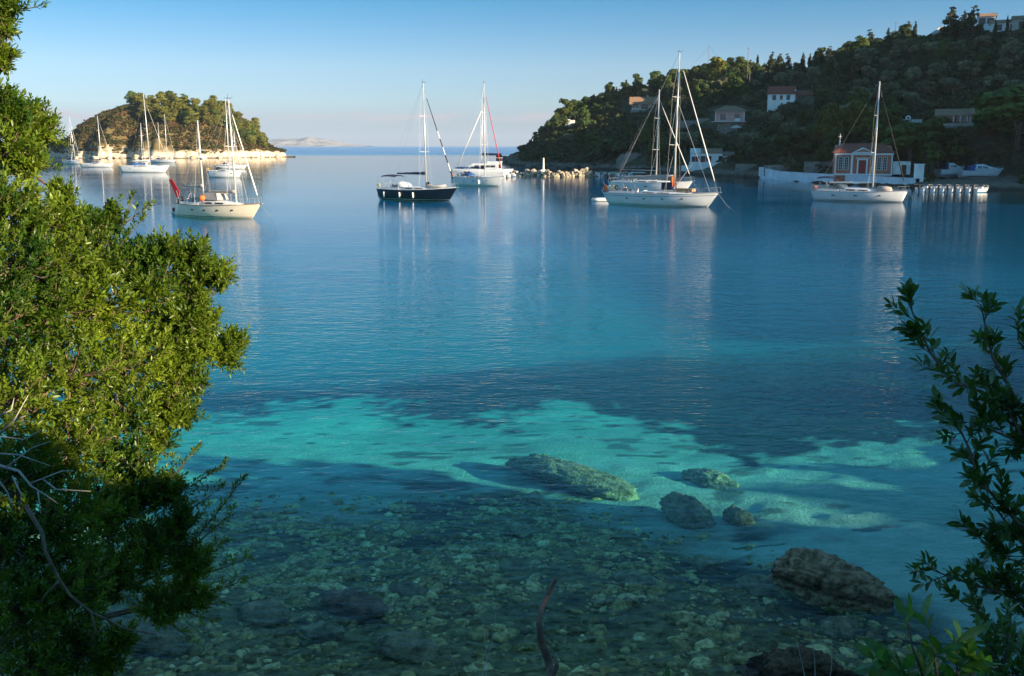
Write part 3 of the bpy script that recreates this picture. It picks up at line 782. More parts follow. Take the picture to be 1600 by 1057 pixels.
while NT < 300 and tries < 9000:
    tries += 1
    a = rnd.uniform(1.0, 29.5); r0, r1 = np.interp(a, th, rs), np.interp(a, th, rr)
    s = rnd.random() ** .85 * 1.03 if rnd.random() < .8 else rnd.uniform(.88, 1.03)
    r = r0 + 4 + s * (r1 - r0 - 3)
    X, Y = r * math.sin(R(a)), r * math.cos(R(a)); Z = float(hill_z(np.array([X]), np.array([Y]))[0])
    px, py = proj([[X, Y, Z]]); px, py = px[0], py[0]
    if px < 806 or px > 1650: continue
    ridge = s > .86
    u = rnd.random()
    if ridge: kind = ('cypress' if u < .42 else 'conifer' if u < .7 else 'pine' if u < .85 else 'oak') if px > 1180 else ('pine' if u < .5 else 'oak' if u < .8 else 'conifer')
    elif px > 1180 and py < 175: kind = 'olive' if u < .66 else 'oak' if u < .8 else 'conifer' if u < .9 else 'pine'
    elif py > 190 or px < 1000: kind = 'oak' if u < .55 else 'pine' if u < .85 else 'olive'
    else: kind = 'oak' if u < .4 else 'olive' if u < .7 else 'pine'
    h = {'cypress': rnd.uniform(4, 8.5), 'conifer': rnd.uniform(5, 9.5), 'olive': rnd.uniform(4.2, 6.6), 'oak': rnd.uniform(4, 7.5), 'pine': rnd.uniform(5, 9)}[kind]
    if px < 870: h *= .6
    sp = 3.2 if ridge else 6.2
    if any(math.hypot(X - q[0], Y - q[1]) < sp for q in placed): continue
    hp = h * FOC / r; wp = (1.2 if kind == 'cypress' else 2.8) * h / 8 * FOC / r
    bad = False
    for (x0, y0, x1, y1) in KEEP:
        if px + wp > x0 and px - wp < x1 and py - hp < y1 and py > y0 + 2: bad = True
    if bad: continue
    plant(kind, Vector((X, Y, Z)), h, rnd.uniform(.9, 1.25)); NT += 1

def scrub(n, place, mat_, name, label, seed, size=(.8, 1.8), leaf=.42, per=42):
    g = np.random.default_rng(seed); Vs, Fs, off = [], [], 0
    temps = []
    for t in range(5):
        cl = [((g.normal(0, .5), g.normal(0, .5), .25 + .3 * g.random()), .45 + .25 * g.random()) for _ in range(4)]
        temps.append(crown_arrays(cl, per, leaf, g, .75))
    P = place(n, g); n = len(P); which = g.integers(0, 5, n); sc = g.uniform(*size, n); rz = g.random(n) * 6.28
    for t in range(5):
        k = np.nonzero(which == t)[0]
        if len(k) == 0: continue
        M = np.zeros((len(k), 3, 3)); c, s_ = np.cos(rz[k]) * sc[k], np.sin(rz[k]) * sc[k]
        M[:, 0, 0] = c; M[:, 0, 1] = -s_; M[:, 1, 0] = s_; M[:, 1, 1] = c; M[:, 2, 2] = sc[k] * g.uniform(.7, 1.1, len(k))
        Tv, Tf = temps[t]
        v, f = scatter_np(Tv, Tf, M, P[k]); Vs.append(v); Fs.append(f + off); off += len(v)
    o = link(name, mesh_np(name, np.concatenate(Vs), np.concatenate(Fs), mat_))
    return tag(o, label, name.replace('_', ' '), kind='stuff')
def on_hill(n, g):
    a = g.uniform(.6, 30, n); r0, r1 = np.interp(a, th, rs), np.interp(a, th, rr)
    s = g.random(n) ** .9 * 1.04; r = r0 + 3.0 + s * (r1 - r0 - 2)
    X, Y = r * np.sin(np.radians(a)), r * np.cos(np.radians(a)); Z = hill_z(X, Y)
    px, py = proj(np.stack([X, Y, Z + .8], 1)); ok = np.ones(n, bool)
    for (x0, y0, x1, y1) in KEEP:
        ok &= ~((px > x0 - 3) & (px < x1 + 3) & (py > y0) & (py < y1 - 5))
    return np.stack([X, Y, Z - .1], 1)[ok]
M_SCRUB = leaf_mat("scrub_leaves", (.036, .058, .022), (.11, .11, .05), .2, .8, .12, spec=.1)
scrub(7500, on_hill, M_SCRUB, "hillside_scrub", "low dark green scrub covering the right hillside", 51, (.9, 2.1))

# the islet: pines along the crest and its right shoulder, brown and green scrub elsewhere
def isl_pt(px, py):
    return hit(px, py, island_z, 560, 900)
KINDWORD_I = ("pine_tree", "pines on the islet")
isl = []
def ipine(px, py, h, kind, wide=1.1):
    p = isl_pt(px, py)
    if p is None: return
    if any(math.hypot(p.x - q[0], (p.y - q[1]) * .6) < 3.6 for q in isl): return
    isl.append((p.x, p.y))
    third = "far left" if px < 205 else "left" if px < 240 else "middle left" if px < 275 else ("middle" if px < 315 else "middle right" if px < 350 else "right" if px < 385 else "far right")
    row = "crest" if py < 158 else ("upper slope" if py < 172 else "middle slope" if py < 190 else "lower slope")
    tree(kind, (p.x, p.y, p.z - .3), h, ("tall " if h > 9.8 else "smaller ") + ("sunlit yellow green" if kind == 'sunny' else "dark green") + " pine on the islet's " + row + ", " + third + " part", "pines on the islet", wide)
for _ in range(260):
    px = rnd.uniform(178, 415)
    top = np.interp(px, [165, 200, 240, 330, 372, 400, 420], [170, 157, 152, 156, 178, 208, 228])
    low = np.interp(px, [178, 215, 225, 300, 340, 380, 420], [164, 170, 190, 203, 205, 225, 236])
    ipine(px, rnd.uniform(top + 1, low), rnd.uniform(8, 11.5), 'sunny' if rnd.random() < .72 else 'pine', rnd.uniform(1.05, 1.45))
def on_islet(y0, y1):
    def f(n, g):
        X = g.uniform(ix[2] - 12, ix[-1], n); Y = g.uniform(IY - 74, IY + 20, n); Z = island_z(X, Y)
        ok = Z > 1.6 + 4.2 * fbm(X * .07, Y * .07, 0, 3, 71) ** 1.5
        ok &= fbm(X * .045, Z * .12, 3.0, 3, 75) < .80
        return np.stack([X, Y, Z - .1], 1)[ok]
    return f
M_DRY = leaf_mat("dry_scrub", (.060, .060, .020), (.20, .12, .05), .2, .8, .06, spec=.1)
M_GSC = leaf_mat("islet_bush", (.035, .050, .014), (.095, .095, .028), .2, .8, .08, spec=.1)
scrub(9000, on_islet(0, 1), M_DRY, "dry_scrub", "brown and olive dry scrub over the islet slopes", 52, (.9, 1.8))
scrub(2600, on_islet(0, 1), M_GSC, "green_scrub", "dark green bushes scattered over the islet", 53, (1.2, 2.6))

# ------------------------------------------------------------------ stones
def stone_mesh(seed, sub=2, rough=.35, flat=.6):
    g = np.random.default_rng(seed)
    import bmesh
    bm = bmesh.new(); bmesh.ops.create_icosphere(bm, subdivisions=sub, radius=1.0)
    V = np.array([v.co[:] for v in bm.verts]); F = np.array([[v.index for v in f.verts] for f in bm.faces]); bm.free()
    o = g.random(3) * 90
    for _ in range(10 if sub == 2 else 7):                                   # chop with a few planes for flat broken faces
        nn = g.normal(size=3); nn /= np.linalg.norm(nn); h = .42 + .35 * g.random()
        d = V @ nn; V = V - np.outer(np.clip(d - h, 0, None) * .97, nn)
    V = V * (1 + (fbm(V[:, 0] * 1.7 + o[0], V[:, 1] * 1.7 + o[1], V[:, 2] * 1.7 + o[2], 4, seed) - .5) * rough)[:, None]
    return V * np.array([1, .75 + .3 * g.random(), flat]), F
M_PALE = mat("pale_shore_rock", (.36, .29, .20), .95, (.72, .62, .50), .45, .25, 1.3, var=.15)
M_BREAK = mat("breakwater_rock", (.24, .19, .13), .95, (.50, .42, .30), 1.2, .08, 4, var=.3)
st_pale = []
for k in range(4):
    v, f = stone_mesh(20 + k, 3, .5, .75); st_pale.append(mesh_np("rock", v, f, M_PALE, False))
for k in range(60):
    px = rnd.uniform(95, 442); X = at(px, 245, IY).x
    ys = np.arange(IY - 86, IY, .5); zz = island_z(np.full_like(ys, X), ys); w_ = np.nonzero(zz > .3)[0]
    if len(w_) == 0: continue
    Y = ys[w_[0]] + rnd.uniform(-2, 2.5); s = rnd.uniform(.9, 2.9)
    o = link("shore_rock", st_pale[k % 4], None, (X, Y, rnd.uniform(-.2, .8) * s * .5))
    o.rotation_euler = (rnd.uniform(-.4, .4), rnd.uniform(-.4, .4), rnd.random() * 6.28); o.scale = (s * 1.2, s, s * rnd.uniform(.7, 1.1))
    tag(o, ("large " if s > 2.2 else "small " if s < 1.4 else "") + "pale boulder at the waterline of the islet's " + ("far left" if px < 150 else "left" if px < 200 else "middle left" if px < 255 else "middle right" if px < 310 else "right" if px < 380 else "far right") + " shore", "rock", "pale boulders round the islet shore")

# breakwater of pale boulders lit by the sun
bw = empty("breakwater", gp(895, 275), 0, "low breakwater of sunlit pale boulders off the right headland", "breakwater")
bst = [mesh_np("rock", *stone_mesh(40 + k, 2, .4, .8), M_BREAK) for k in range(5)]
bw_line = [gp(812, 274), gp(835, 275), gp(870, 276.5), gp(905, 276), gp(940, 275), gp(985, 276)]
for k in range(290):
    u = rnd.random() ** .8 * (len(bw_line) - 1.001); i = int(u); p = bw_line[i].lerp(bw_line[i + 1], u - i)
    t = rnd.uniform(-1, 1); hgt = 1.9 * min(1, (u + .25) * 1.1) * (1.0 if u < 3.4 else .55)
    o = link("rock", bst[k % 5], bw)
    o.location = Vector((p.x, p.y, 0)) - bw.location + Vector((rnd.uniform(-.5, .5), 3.0 * t, hgt * (1 - abs(t)) * rnd.uniform(.35, 1) - .15))
    s = rnd.uniform(.4, .95); o.scale = (s, s, s); o.rotation_euler = (rnd.random() * 6, rnd.random() * 6, rnd.random() * 6)
b = MB().tube([(0, 0, 0), (0, 0, 3.2)], [.28, .2], 10).box((0, 0, -.4), (1.4, 1.4, 1.0))
pb = b.build("beacon_post", mat("white_concrete", (.75, .73, .68), .8), None, loc=gp(849, 275.5) + Vector((0, 0, 1.6)))
tag(pb, "short white beacon post standing on the breakwater", "beacon")
# dark low rocks at the tip of the headland
M_DROCK = mat("dark_shore_rock", (.05, .045, .04), .95, (.20, .17, .14), .6, .2, 1.5)
dst = [mesh_np("rock", *stone_mesh(60 + k, 3, .6, .8), M_DROCK) for k in range(3)]
for k, (x, y, s) in enumerate([(789, 254, 4.2), (797, 255, 3.6), (806, 257, 4.5), (818, 259, 3.0), (832, 261, 3.4), (846, 262, 2.6), (862, 263, 3.2), (880, 264, 2.4), (900, 264, 3.0), (925, 265, 2.6), (812, 277, .6)]):
    o = link("shore_rock", dst[k % 3], None, gp(x, y) + Vector((0, 1, .2))); o.scale = (s, s * .8, s * .62); o.rotation_euler = (0, 0, k * 1.3)
    tag(o, ["jagged dark outermost rock at the tip of the headland", "dark rock second from the headland tip", "big dark rock where the headland meets the sea", "low dark rock at the foot of the headland cliff", "brown shore rock left of the headland's middle",
            "small brown rock below the headland slope", "broad brown rock behind the breakwater's left part", "small rock behind the beacon post", "brown rock on the shore behind the breakwater", "brown rock left of the dark round oak", "tiny rock awash at the breakwater's left end"][k], "rock", "dark rocks along the headland shore")

# ------------------------------------------------------------------ buildings and walls on the hill
M_WHITE = mat("white_render", (.72, .72, .70), .85, (.84, .83, .80), .8, .02, 3)
M_WHITE2 = mat("weathered_white_render", (.48, .48, .46), .9, (.70, .69, .66), 1.2, .03, 3)
M_PINK = mat("pink_render", (.56, .30, .25), .85, (.64, .37, .31), .8, .02, 3)
M_TERRA = mat("terracotta_render", (.40, .12, .075), .85, (.50, .18, .11), .9, .02, 3)
M_CREAM = mat("cream_render", (.45, .41, .34), .85, (.56, .52, .44), .8, .02, 3)
M_STONE = mat("rubble_stone", (.16, .15, .125), .95, (.34, .31, .27), 1.6, .12, 3)
M_GLASS = mat("window_glass", (.015, .02, .03), .08, spec=.6)
M_SHUT = mat("green_shutter", (.03, .07, .06), .6)
M_DARKWOOD = mat("dark_wood", (.06, .035, .02), .7)
M_REDDOOR = mat("red_door", (.28, .035, .03), .6)
M_IRON = mat("iron", (.05, .05, .055), .5, metal=.6)
M_TRIM = mat("white_trim", (.72, .72, .70), .7)
def roof_mat(name, c, c2):
    m, n, l = new_mat(name)
    out = n.new("ShaderNodeOutputMaterial"); b = n.new("ShaderNodeBsdfPrincipled"); l.new(b.outputs[0], out.inputs[0]); b.inputs['Roughness'].default_value = .9
    tc = n.new("ShaderNodeTexCoord"); t = n.new("ShaderNodeTexNoise"); t.inputs['Scale'].default_value = 2.5; t.inputs['Detail'].default_value = 6
    l.new(tc.outputs['Object'], t.inputs['Vector'])
    r = n.new("ShaderNodeValToRGB"); r.color_ramp.elements[0].position = .35; r.color_ramp.elements[1].position = .66
    r.color_ramp.elements[0].color = c4(c); r.color_ramp.elements[1].color = c4(c2); l.new(t.outputs[0], r.inputs[0]); l.new(r.outputs[0], b.inputs['Base Color'])
    w = n.new("ShaderNodeTexWave"); w.inputs['Scale'].default_value = 1.3; w.inputs['Distortion'].default_value = .4; w.bands_direction = 'X'
    l.new(tc.outputs['Object'], w.inputs['Vector'])
    bp = n.new("ShaderNodeBump"); bp.inputs['Distance'].default_value = .08; l.new(w.outputs[1], bp.inputs['Height']); l.new(bp.outputs[0], b.inputs['Normal'])
    return m
M_RTAN = roof_mat("tan_roof_tiles", (.24, .13, .07), (.36, .22, .13))
M_RRED = roof_mat("red_roof_tiles", (.20, .05, .03), (.32, .09, .05))
M_RGREY = roof_mat("grey_roof_tiles", (.22, .16, .12), (.34, .26, .2))

def house_frame(x0, x1, yb, Dhint=None, yg=None):
    """place of a house whose front foot spans x0..x1 at pixel row yb of the photograph; returns (position, width, turn)"""
    p = hit((x0 + x1) / 2, yg or yb, hill_z)
    if p is None: p = at((x0 + x1) / 2, yb, Dhint or 300)
    if yg: p = at((x0 + x1) / 2, yb, p.y)                # floor level on a basement that stands out of the slope
    D = p.y; a = at(x0, yb, D); c = at(x1, yb, D)
    turn = -math.atan2(p.x, p.y)
    return p, (c - a).length * math.cos(turn), turn
def mpp(p): return math.hypot(p.x, p.y) / FOC      # metres in one pixel of the photograph, at p
def gable(b, w, d, z, rise, over=.35, y0=0, x0=0, th_=.14):
    """ridge along x; front eave at y = y0, back at y0 + d"""
    xa, xb = x0 - w / 2 - over, x0 + w / 2 + over
    ya, yc, yb_ = y0 - over, y0 + d / 2, y0 + d + over
    e = z - rise * over / (d / 2)
    v = []
    for x in (xa, xb):
        v += [(x, ya, e), (x, yc, z + rise), (x, yb_, e), (x, yb_, e + th_), (x, yc, z + rise + th_), (x, ya, e + th_)]
    f = [(0, 1, 7, 6), (1, 2, 8, 7), (2, 3, 9, 8), (3, 4, 10, 9), (4, 5, 11, 10), (5, 0, 6, 11), (0, 5, 4, 1), (1, 4, 3, 2), (6, 7, 10, 11), (7, 8, 9, 10)]
    return b.add(v, f)
def hip(b, w, d, z, rise, over=.5, y0=0, x0=0, th_=.16, ridge=.35):
    xa, xb, ya, yb_ = x0 - w / 2 - over, x0 + w / 2 + over, y0 - over, y0 + d + over
    rx = (w / 2) * ridge; ym = y0 + d / 2
    v = [(xa, ya, z), (xb, ya, z), (xb, yb_, z), (xa, yb_, z), (xa, ya, z + th_), (xb, ya, z + th_), (xb, yb_, z + th_), (xa, yb_, z + th_), (x0 - rx, ym, z + rise), (x0 + rx, ym, z + rise)]
    return b.add(v, [(0, 3, 2, 1), (0, 1, 5, 4), (1, 2, 6, 5), (2, 3, 7, 6), (3, 0, 4, 7), (4, 5, 9, 8), (5, 6, 9), (6, 7, 8, 9), (7, 4, 8)])
def gable_wall(b, w, d, h, rise, y0=0, x0=0, down=3.0):
    """walls as a closed block with gable ends, running down into the slope"""
    v = []
    for x in (x0 - w / 2, x0 + w / 2):
        v += [(x, y0, -down), (x, y0 + d, -down), (x, y0 + d, h), (x, y0 + d / 2, h + rise), (x, y0, h)]
    return b.add(v, [(0, 1, 2, 3, 4), (9, 8, 7, 6, 5), (0, 5, 6, 1), (1, 6, 7, 2), (4, 9, 5, 0), (2, 7, 8, 3), (3, 8, 9, 4)])
def window(par, x, z, w, h, y=0.0, frame=M_TRIM, shut=None, panes=(1, 1), label=None, bar=.05, name="window", glass=M_GLASS):
    fr = MB(); t = .09
    fr.box((x, y - .03, z + h / 2 + t / 2), (w + 2 * t, .10, t)).box((x, y - .05, z - h / 2 - t / 2), (w + 2.6 * t, .16, t))
    fr.box((x - w / 2 - t / 2, y - .03, z), (t, .10, h)).box((x + w / 2 + t / 2, y - .03, z), (t, .10, h))
    for i in range(1, panes[0]): fr.box((x - w / 2 + w * i / panes[0], y - .03, z), (bar, .05, h))
    for j in range(1, panes[1]): fr.box((x, y - .031, z - h / 2 + h * j / panes[1]), (w, .045, bar))
    o = fr.build(name, frame, par)
    for i in range(panes[0]):
        for j in range(panes[1]):
            pw, ph = w / panes[0], h / panes[1]
            MB().box((x - w / 2 + pw * (i + .5), y - .012, z - h / 2 + ph * (j + .5)), (pw - bar * .5, .02, ph - bar * .5)).build("pane", glass, o)
    if shut is not None:
        for sx in (-1, 1):
            MB().box((x + sx * (w * .5 + w * .27), y - .09, z), (w * .5, .05, h * 1.02)).build("shutter", shut, par)
    return o

# --- pink house with hipped roof
p, W_, rz = house_frame(1117, 1163, 190, yg=208); s = mpp(p)
hs = empty("house", p, rz, "two storey pink house with hipped tan roof, balcony and stone basement", "house", "houses on the hillside"); hs['group'] = "houses on the hillside"
ph_ = hs; H1 = 14.5 * s
b = MB(); b.box((0, 4, H1 / 2), (W_, 8, H1)); b.build("wall", M_PINK, hs)
MB().box((.4, 4, -3.1), (W_ - .8, 7.6, 6.2)).build("basement", M_STONE, hs)
b = MB(); hip(b, W_, 8, H1 + .02, 1.9, .9); b.build("roof", M_RTAN, hs)
MB().box((-.3, -.75, -.08), (W_ + 1.6, 1.6, .16)).build("balcony", M_TRIM, hs)
b = MB()
for i in range(15): b.tube([(-W_ / 2 - .9 + i * (W_ + 1.3) / 14, -1.45, 0), (-W_ / 2 - .9 + i * (W_ + 1.3) / 14, -1.45, .95)], .02, 4)
b.tube([(-W_ / 2 - .9, -1.45, .95), (W_ / 2 + .45, -1.45, .95)], .03, 4); b.build("railing", M_IRON, hs)
MB().box((W_ * .26, -1.50, .5), (1.7, .03, .8)).build("hanging_sheet", M_TRIM, hs)
for x in (-W_ * .23, W_ * .24): window(hs, x, H1 * .43, W_ * .19, H1 * .66, 0, M_TRIM, None, (3, 1), name="balcony_door")
for sx in (-1, 1): MB().box((sx * (W_ / 2 - .12), -.03, H1 / 2), (.28, .08, H1)).build("corner_trim", M_TRIM, hs)
MB().box((0, -.05, H1 - .12), (W_ + .1, .10, .24)).build("eaves_band", M_TRIM, hs)
for y in (2.2, 5.4):
    o = MB().box((W_ / 2 + .02, y, H1 * .5), (.06, .9, 1.5)).build("window", M_TRIM, hs); MB().box((W_ / 2 + .045, y, H1 * .5), (.04, .7, 1.3)).build("pane", M_GLASS, o)
# parasol in front of its basement
pq = p + Vector((W_ * .12, -5.0, -4.6))
um = empty("parasol", pq, 0, "open pale garden parasol in front of the pink house's basement", "parasol")
b = MB().loft([[(2.1 * math.cos(k * .785), 2.1 * math.sin(k * .785), 2.5) for k in range(8)], [(1.1 * math.cos(k * .785), 1.1 * math.sin(k * .785), 2.95) for k in range(8)], [(.05 * math.cos(k * .785), .05 * math.sin(k * .785), 3.3) for k in range(8)]]); b.build("canopy", M_CREAM, um)
MB().tube([(0, 0, -1.5), (0, 0, 3.4)], .04, 6).build("pole", M_TRIM, um)
tw = MB().box((0, 0, -1.4), (9.5, .5, 4.6)).build("terrace_wall", M_STONE, loc=pq + Vector((0, -2.6, -.4))); tag(tw, "rough stone terrace wall below the garden parasol", "wall"); tw.rotation_euler = (0, 0, rz)
# tan roofed villa
p, W_, rz = house_frame(984, 1030, 171, yg=173); s = mpp(p)
hs = empty("house", p, rz, "low villa with wide tan tiled roof and white corner windows high on the ridge side", "house", "houses on the hillside")
b = MB(); gable_wall(b, W_ * .86, 8, 8.5 * s, 2.6); b.build("wall", M_CREAM, hs)
b = MB(); gable(b, W_ * .92, 8.4, 8.5 * s + .05, 2.6, .7, -.2); b.build("roof", M_RTAN, hs)
MB().box((0, -.9, -1.6), (W_ * .95, 2, 2.6)).build("terrace", M_STONE, hs)
for x in (-W_ * .36, -W_ * .27, W_ * .3): window(hs, x, 4.4 * s, 1.3, 1.5, 0, M_TRIM, None, (2, 1))
window(hs, 0, 4.0 * s, 2.6, 1.7, 0, M_DARKWOOD, None, (3, 1))
MB().box((W_ * .1, 4.5, 8.5 * s + 2.6), (.8, .8, 1.6)).build("chimney", M_CREAM, hs)
b = MB(); b.add([(W_ * .3, 1.5, 8.5 * s + .2), (W_ * .47, 1.5, 8.5 * s + .2), (W_ * .47, 1.5, 8.5 * s + 2.2)], [(0, 1, 2)]); b.box((W_ * .5, 5, 6 * s), (3, 6, 9 * s)); b.build("side_wing", M_WHITE, hs)
# white waterfront cottage
p, W_, rz = house_frame(1078, 1128, 258); s = mpp(p)
hs = empty("house", p, rz, "white waterfront cottage with faded tiled roof, walled terrace and gate pillars", "house", "houses on the hillside")
hh = 17 * s
b = MB(); gable_wall(b, W_, 6.5, hh, 1.3); b.build("wall", M_WHITE, hs)
b = MB(); gable(b, W_ * .66, 6.6, hh + .03, 1.3, .15, 0, W_ * .15); b.build("roof", M_RTAN, hs)
b = MB(); gable(b, W_ * .32, 6.6, hh + .03, 1.3, .15, 0, -W_ * .335); b.build("lean_roof", M_WHITE2, hs)
b = MB(); gable_wall(b, W_ * .42, 5, hh * .8, 1.0, .6, W_ * .71); b.build("annex", M_WHITE2, hs)
b = MB(); gable(b, W_ * .42, 5, hh * .8 + .03, 1.0, .2, .6, W_ * .71); b.build("annex_roof", M_RGREY, hs)
window(hs, -W_ * .33, hh * .50, 2.2, 1.5, 0, M_TRIM, None, (2, 1)); window(hs, W_ * .08, hh * .55, 1.3, 1.3, 0, M_DARKWOOD)
window(hs, -W_ * .10, hh * .42, 1.1, 2.1, 0, M_DARKWOOD, name="door"); window(hs, W_ * .45, hh * .5, 1.0, 1.6, 0, M_DARKWOOD, name="door")
window(hs, W_ * .72, hh * .36, 1.0, 1.6, .6, M_DARKWOOD, name="door")
b = MB(); b.box((0, -3.2, -.5), (W_ * 1.05, .25, 2.6)); b.box((W_ * .62, -3.2, .2), (.45, .45, 3.6)).box((W_ * .80, -3.2, .2), (.45, .45, 3.6)).box((-W_ * .62, -3.0, -.9), (2.6, .25, 1.6)); b.build("garden_wall", M_WHITE, hs)
# white house with red roof
p, W_, rz = house_frame(1199, 1242, 160, yg=172); s = mpp(p)
hs = empty("house", p, rz, "two part white house with dark red tiled roof among the trees uphill", "house", "houses on the hillside")
hh = 12 * s
b = MB(); gable_wall(b, W_, 7.5, hh, 2.4); b.build("wall", M_WHITE, hs)
b = MB(); gable(b, W_ - .3, 7.5, hh + .03, 2.4, .3); b.build("roof", M_RRED, hs)
MB().box((W_ / 2 + .0, 3.75, hh + 1.1), (.35, 7.9, .5)).build("parapet", M_WHITE, hs)
for x, sh in ((-W_ * .26, M_SHUT), (0, None), (W_ * .25, M_SHUT)): window(hs, x, hh * .55, .95, 1.35, 0, M_TRIM if sh is None else M_SHUT)
b = MB(); gable_wall(b, W_ * .72, 6, hh * .8, 1.5, 1.6, W_ * .88); b.build("side_wing", M_WHITE2, hs)
b = MB(); gable(b, W_ * .72, 7.2, hh * .8 + .03, 1.5, .3, .4, W_ * .88); b.build("side_roof", M_RRED, hs)
for x in (.62, .82, 1.05): window(hs, W_ * x, hh * .38, .9, 1.5, 1.6, M_DARKWOOD)
b = MB().box((W_ * .42, -.9, -1.6), (W_ * .75, 1.5, 3.2)).box((W_ * .68, -.2, -.9), (W_ * .5, 1.6, 1.8)); b.build("terrace", M_WHITE, hs)
# long low house
p, W_, rz = house_frame(1462, 1568, 191, yg=203); s = mpp(p)
hs = empty("house", p, rz, "long low cream house with shallow tan roof and porch behind the broad pines", "house", "houses on the hillside")
hh = 9.5 * s
b = MB(); b.box((-W_ * .25, 4, hh / 2 - 1), (W_ * .5, 7, hh + 2)).box((W_ * .25, 3.2, hh * .55 - 1), (W_ * .5, 8, hh * 1.1 + 2)); b.build("wall", M_CREAM, hs)
b = MB(); gable(b, W_ * .5, 8, hh + .05, 1.4, .5, 0, -W_ * .25); gable(b, W_ * .5, 8.8, hh * 1.1 + .1, 1.4, .4, -1, W_ * .26); b.build("roof", M_RTAN, hs)
for x, w in ((-.40, 1.2), (-.29, 2.4), (-.19, 1.6), (-.07, 1.2)): window(hs, W_ * x, hh * .48, w, 1.7, .5, M_DARKWOOD, None, (2, 1))
for x, w in ((.11, 2.3), (.33, 2.3)): window(hs, W_ * x, hh * .55, w, 1.9, -.8, M_DARKWOOD, None, (3, 1))
for x in (-.24, -.14, -.04): MB().box((W_ * x, -.6, hh * .45), (.25, .25, hh * .9)).build("porch_post", M_TRIM, hs)
MB().box((0, 1.5, -2.6), (W_ * 1.02, 7, 3.4)).build("basement", M_STONE, hs)
# hilltop villas
for (x0, x1, y, lb, sc_) in ((1530, 1552, 40, "upper hilltop villa with flat white front half hidden by firs", 1), (1552, 1592, 50, "hilltop villa with tan roof and two dark wide openings at the right edge", 1), (1588, 1640, 46, "plain grey white villa block cut by the right edge on the hilltop", 1.2)):
    p = hit(x0 + 10, y, hill_z) or at(x0 + 10, y, 365); s = mpp(p); W_ = (x1 - x0) * s
    hs = empty("house", p, -math.atan2(p.x, p.y), lb, "house", "houses on the hilltop"); hh = 12 * s * sc_
    b = MB(); gable_wall(b, W_, 7, hh, 1.0, down=5); b.build("wall", M_WHITE if x0 != 1588 else M_CREAM, hs)
    b = MB(); gable(b, W_, 7, hh + .04, 1.2, .4); b.build("roof", M_RTAN, hs)
    for k in (-.25, .22): window(hs, W_ * k, hh * .5, 2.0, 1.7, 0, M_DARKWOOD, None, (2, 1))
    hs.location = at((x0 + x1) / 2, y, p.y)
# tilted white wall on the upper slope
p = hit(1456, 60, hill_z) or at(1456, 60, 370)
b = MB(); b.add([(-3.6, 0, -3), (4.2, 0, -2), (4.4, 0, 3.6), (3.2, 0, 3.8), (-3.6, 0, -1.0), (-3.6, .5, -3), (4.2, .5, -2), (4.4, .5, 3.6), (3.2, .5, 3.8), (-3.6, .5, -1.0)], [(0, 1, 2, 3, 4), (9, 8, 7, 6, 5), (0, 5, 6, 1), (1, 6, 7, 2), (2, 7, 8, 3), (3, 8, 9, 4), (4, 9, 5, 0)])
o = b.build("wall", M_WHITE2, loc=at(1456, 58, p.y)); tag(o, "tilted white wall climbing the slope under the skyline cypresses", "wall")
# small white wall on the headland, ruin, terrace walls
p = hit(891, 197, hill_z); s = mpp(p); o = MB().box((0, 0, 0), (14 * s, 1, 11 * s)).box((-3 * s, .5, 5.8 * s), (6 * s, 2, 2 * s)).build("wall", M_WHITE2, loc=p + Vector((0, 0, 3 * s))); tag(o, "small bright white wall alone in the headland scrub", "wall")
p = hit(1087, 199, hill_z); s = mpp(p); o = MB().box((0, 0, 0), (50 * s, .6, 13 * s)).box((12 * s, 1.5, 6 * s), (18 * s, 3, 8 * s)).build("wall", M_STONE, loc=p + Vector((0, 0, 3 * s))); tag(o, "grey terrace wall left of the pink house", "wall")
p = hit(985, 254, hill_z); s = mpp(p)
g = np.random.default_rng(5)
tops = [4, 8, 11, 13, 12, 15, 14, 16, 13, 14, 15, 12, 13, 9]
b = MB(); n_ = len(tops)
for yy in (0, .6): b.v += [((k - n_ / 2) * 3 * s, yy, -2) for k in range(n_)] + [((k - n_ / 2) * 3 * s, yy, tops[k] * s) for k in range(n_)]
for k in range(n_ - 1): b.f += [(k, k + 1, n_ + k + 1, n_ + k), (2 * n_ + k + 1, 2 * n_ + k, 3 * n_ + k, 3 * n_ + k + 1), (n_ + k, n_ + k + 1, 3 * n_ + k + 1, 3 * n_ + k)]
b.f += [(0, n_, 3 * n_, 2 * n_), (n_ - 1, 3 * n_ - 1, 4 * n_ - 1, 2 * n_ - 1)]
rn = b.build("ruin", M_STONE, loc=p); tag(rn, "ruined rubble stone wall with broken top by the shore", "ruin")
p = hit(1420, 196, hill_z); s = mpp(p)
mo = empty("wall", p, -math.atan2(p.x, p.y), "white garden wall with a round scroll ornament on top", "wall")
MB().box((0, 0, 3.5 * s), (34 * s, .5, 9 * s)).build("base", M_WHITE2, mo); MB().torus((-1.5 * s, 0, 10 * s), 2.6 * s, 1.0 * s, 'y', 16, 6).build("scroll", M_WHITE, mo)
# retaining walls along the shore road
for (x0, x1, y, hpx, lb) in ((1196, 1256, 262, 9, "dry stone retaining wall behind the left end of the sea wall"), (1258, 1300, 262, 14, "rubble stone garden wall left of the chapel"), (1150, 1186, 262, 11, "low grey stone wall between the cottage and the sea wall")):
    p = hit((x0 + x1) / 2, y + 6, hill_z)
    if p is None: continue
    s = mpp(p); o = MB().box((0, 0, hpx * s / 2 - .6), ((x1 - x0) * s, .5, hpx * s + 1.2)).build("wall", M_STONE, loc=p); o.rotation_euler = (0, 0, -math.atan2(p.x, p.y)); tag(o, lb, "wall")

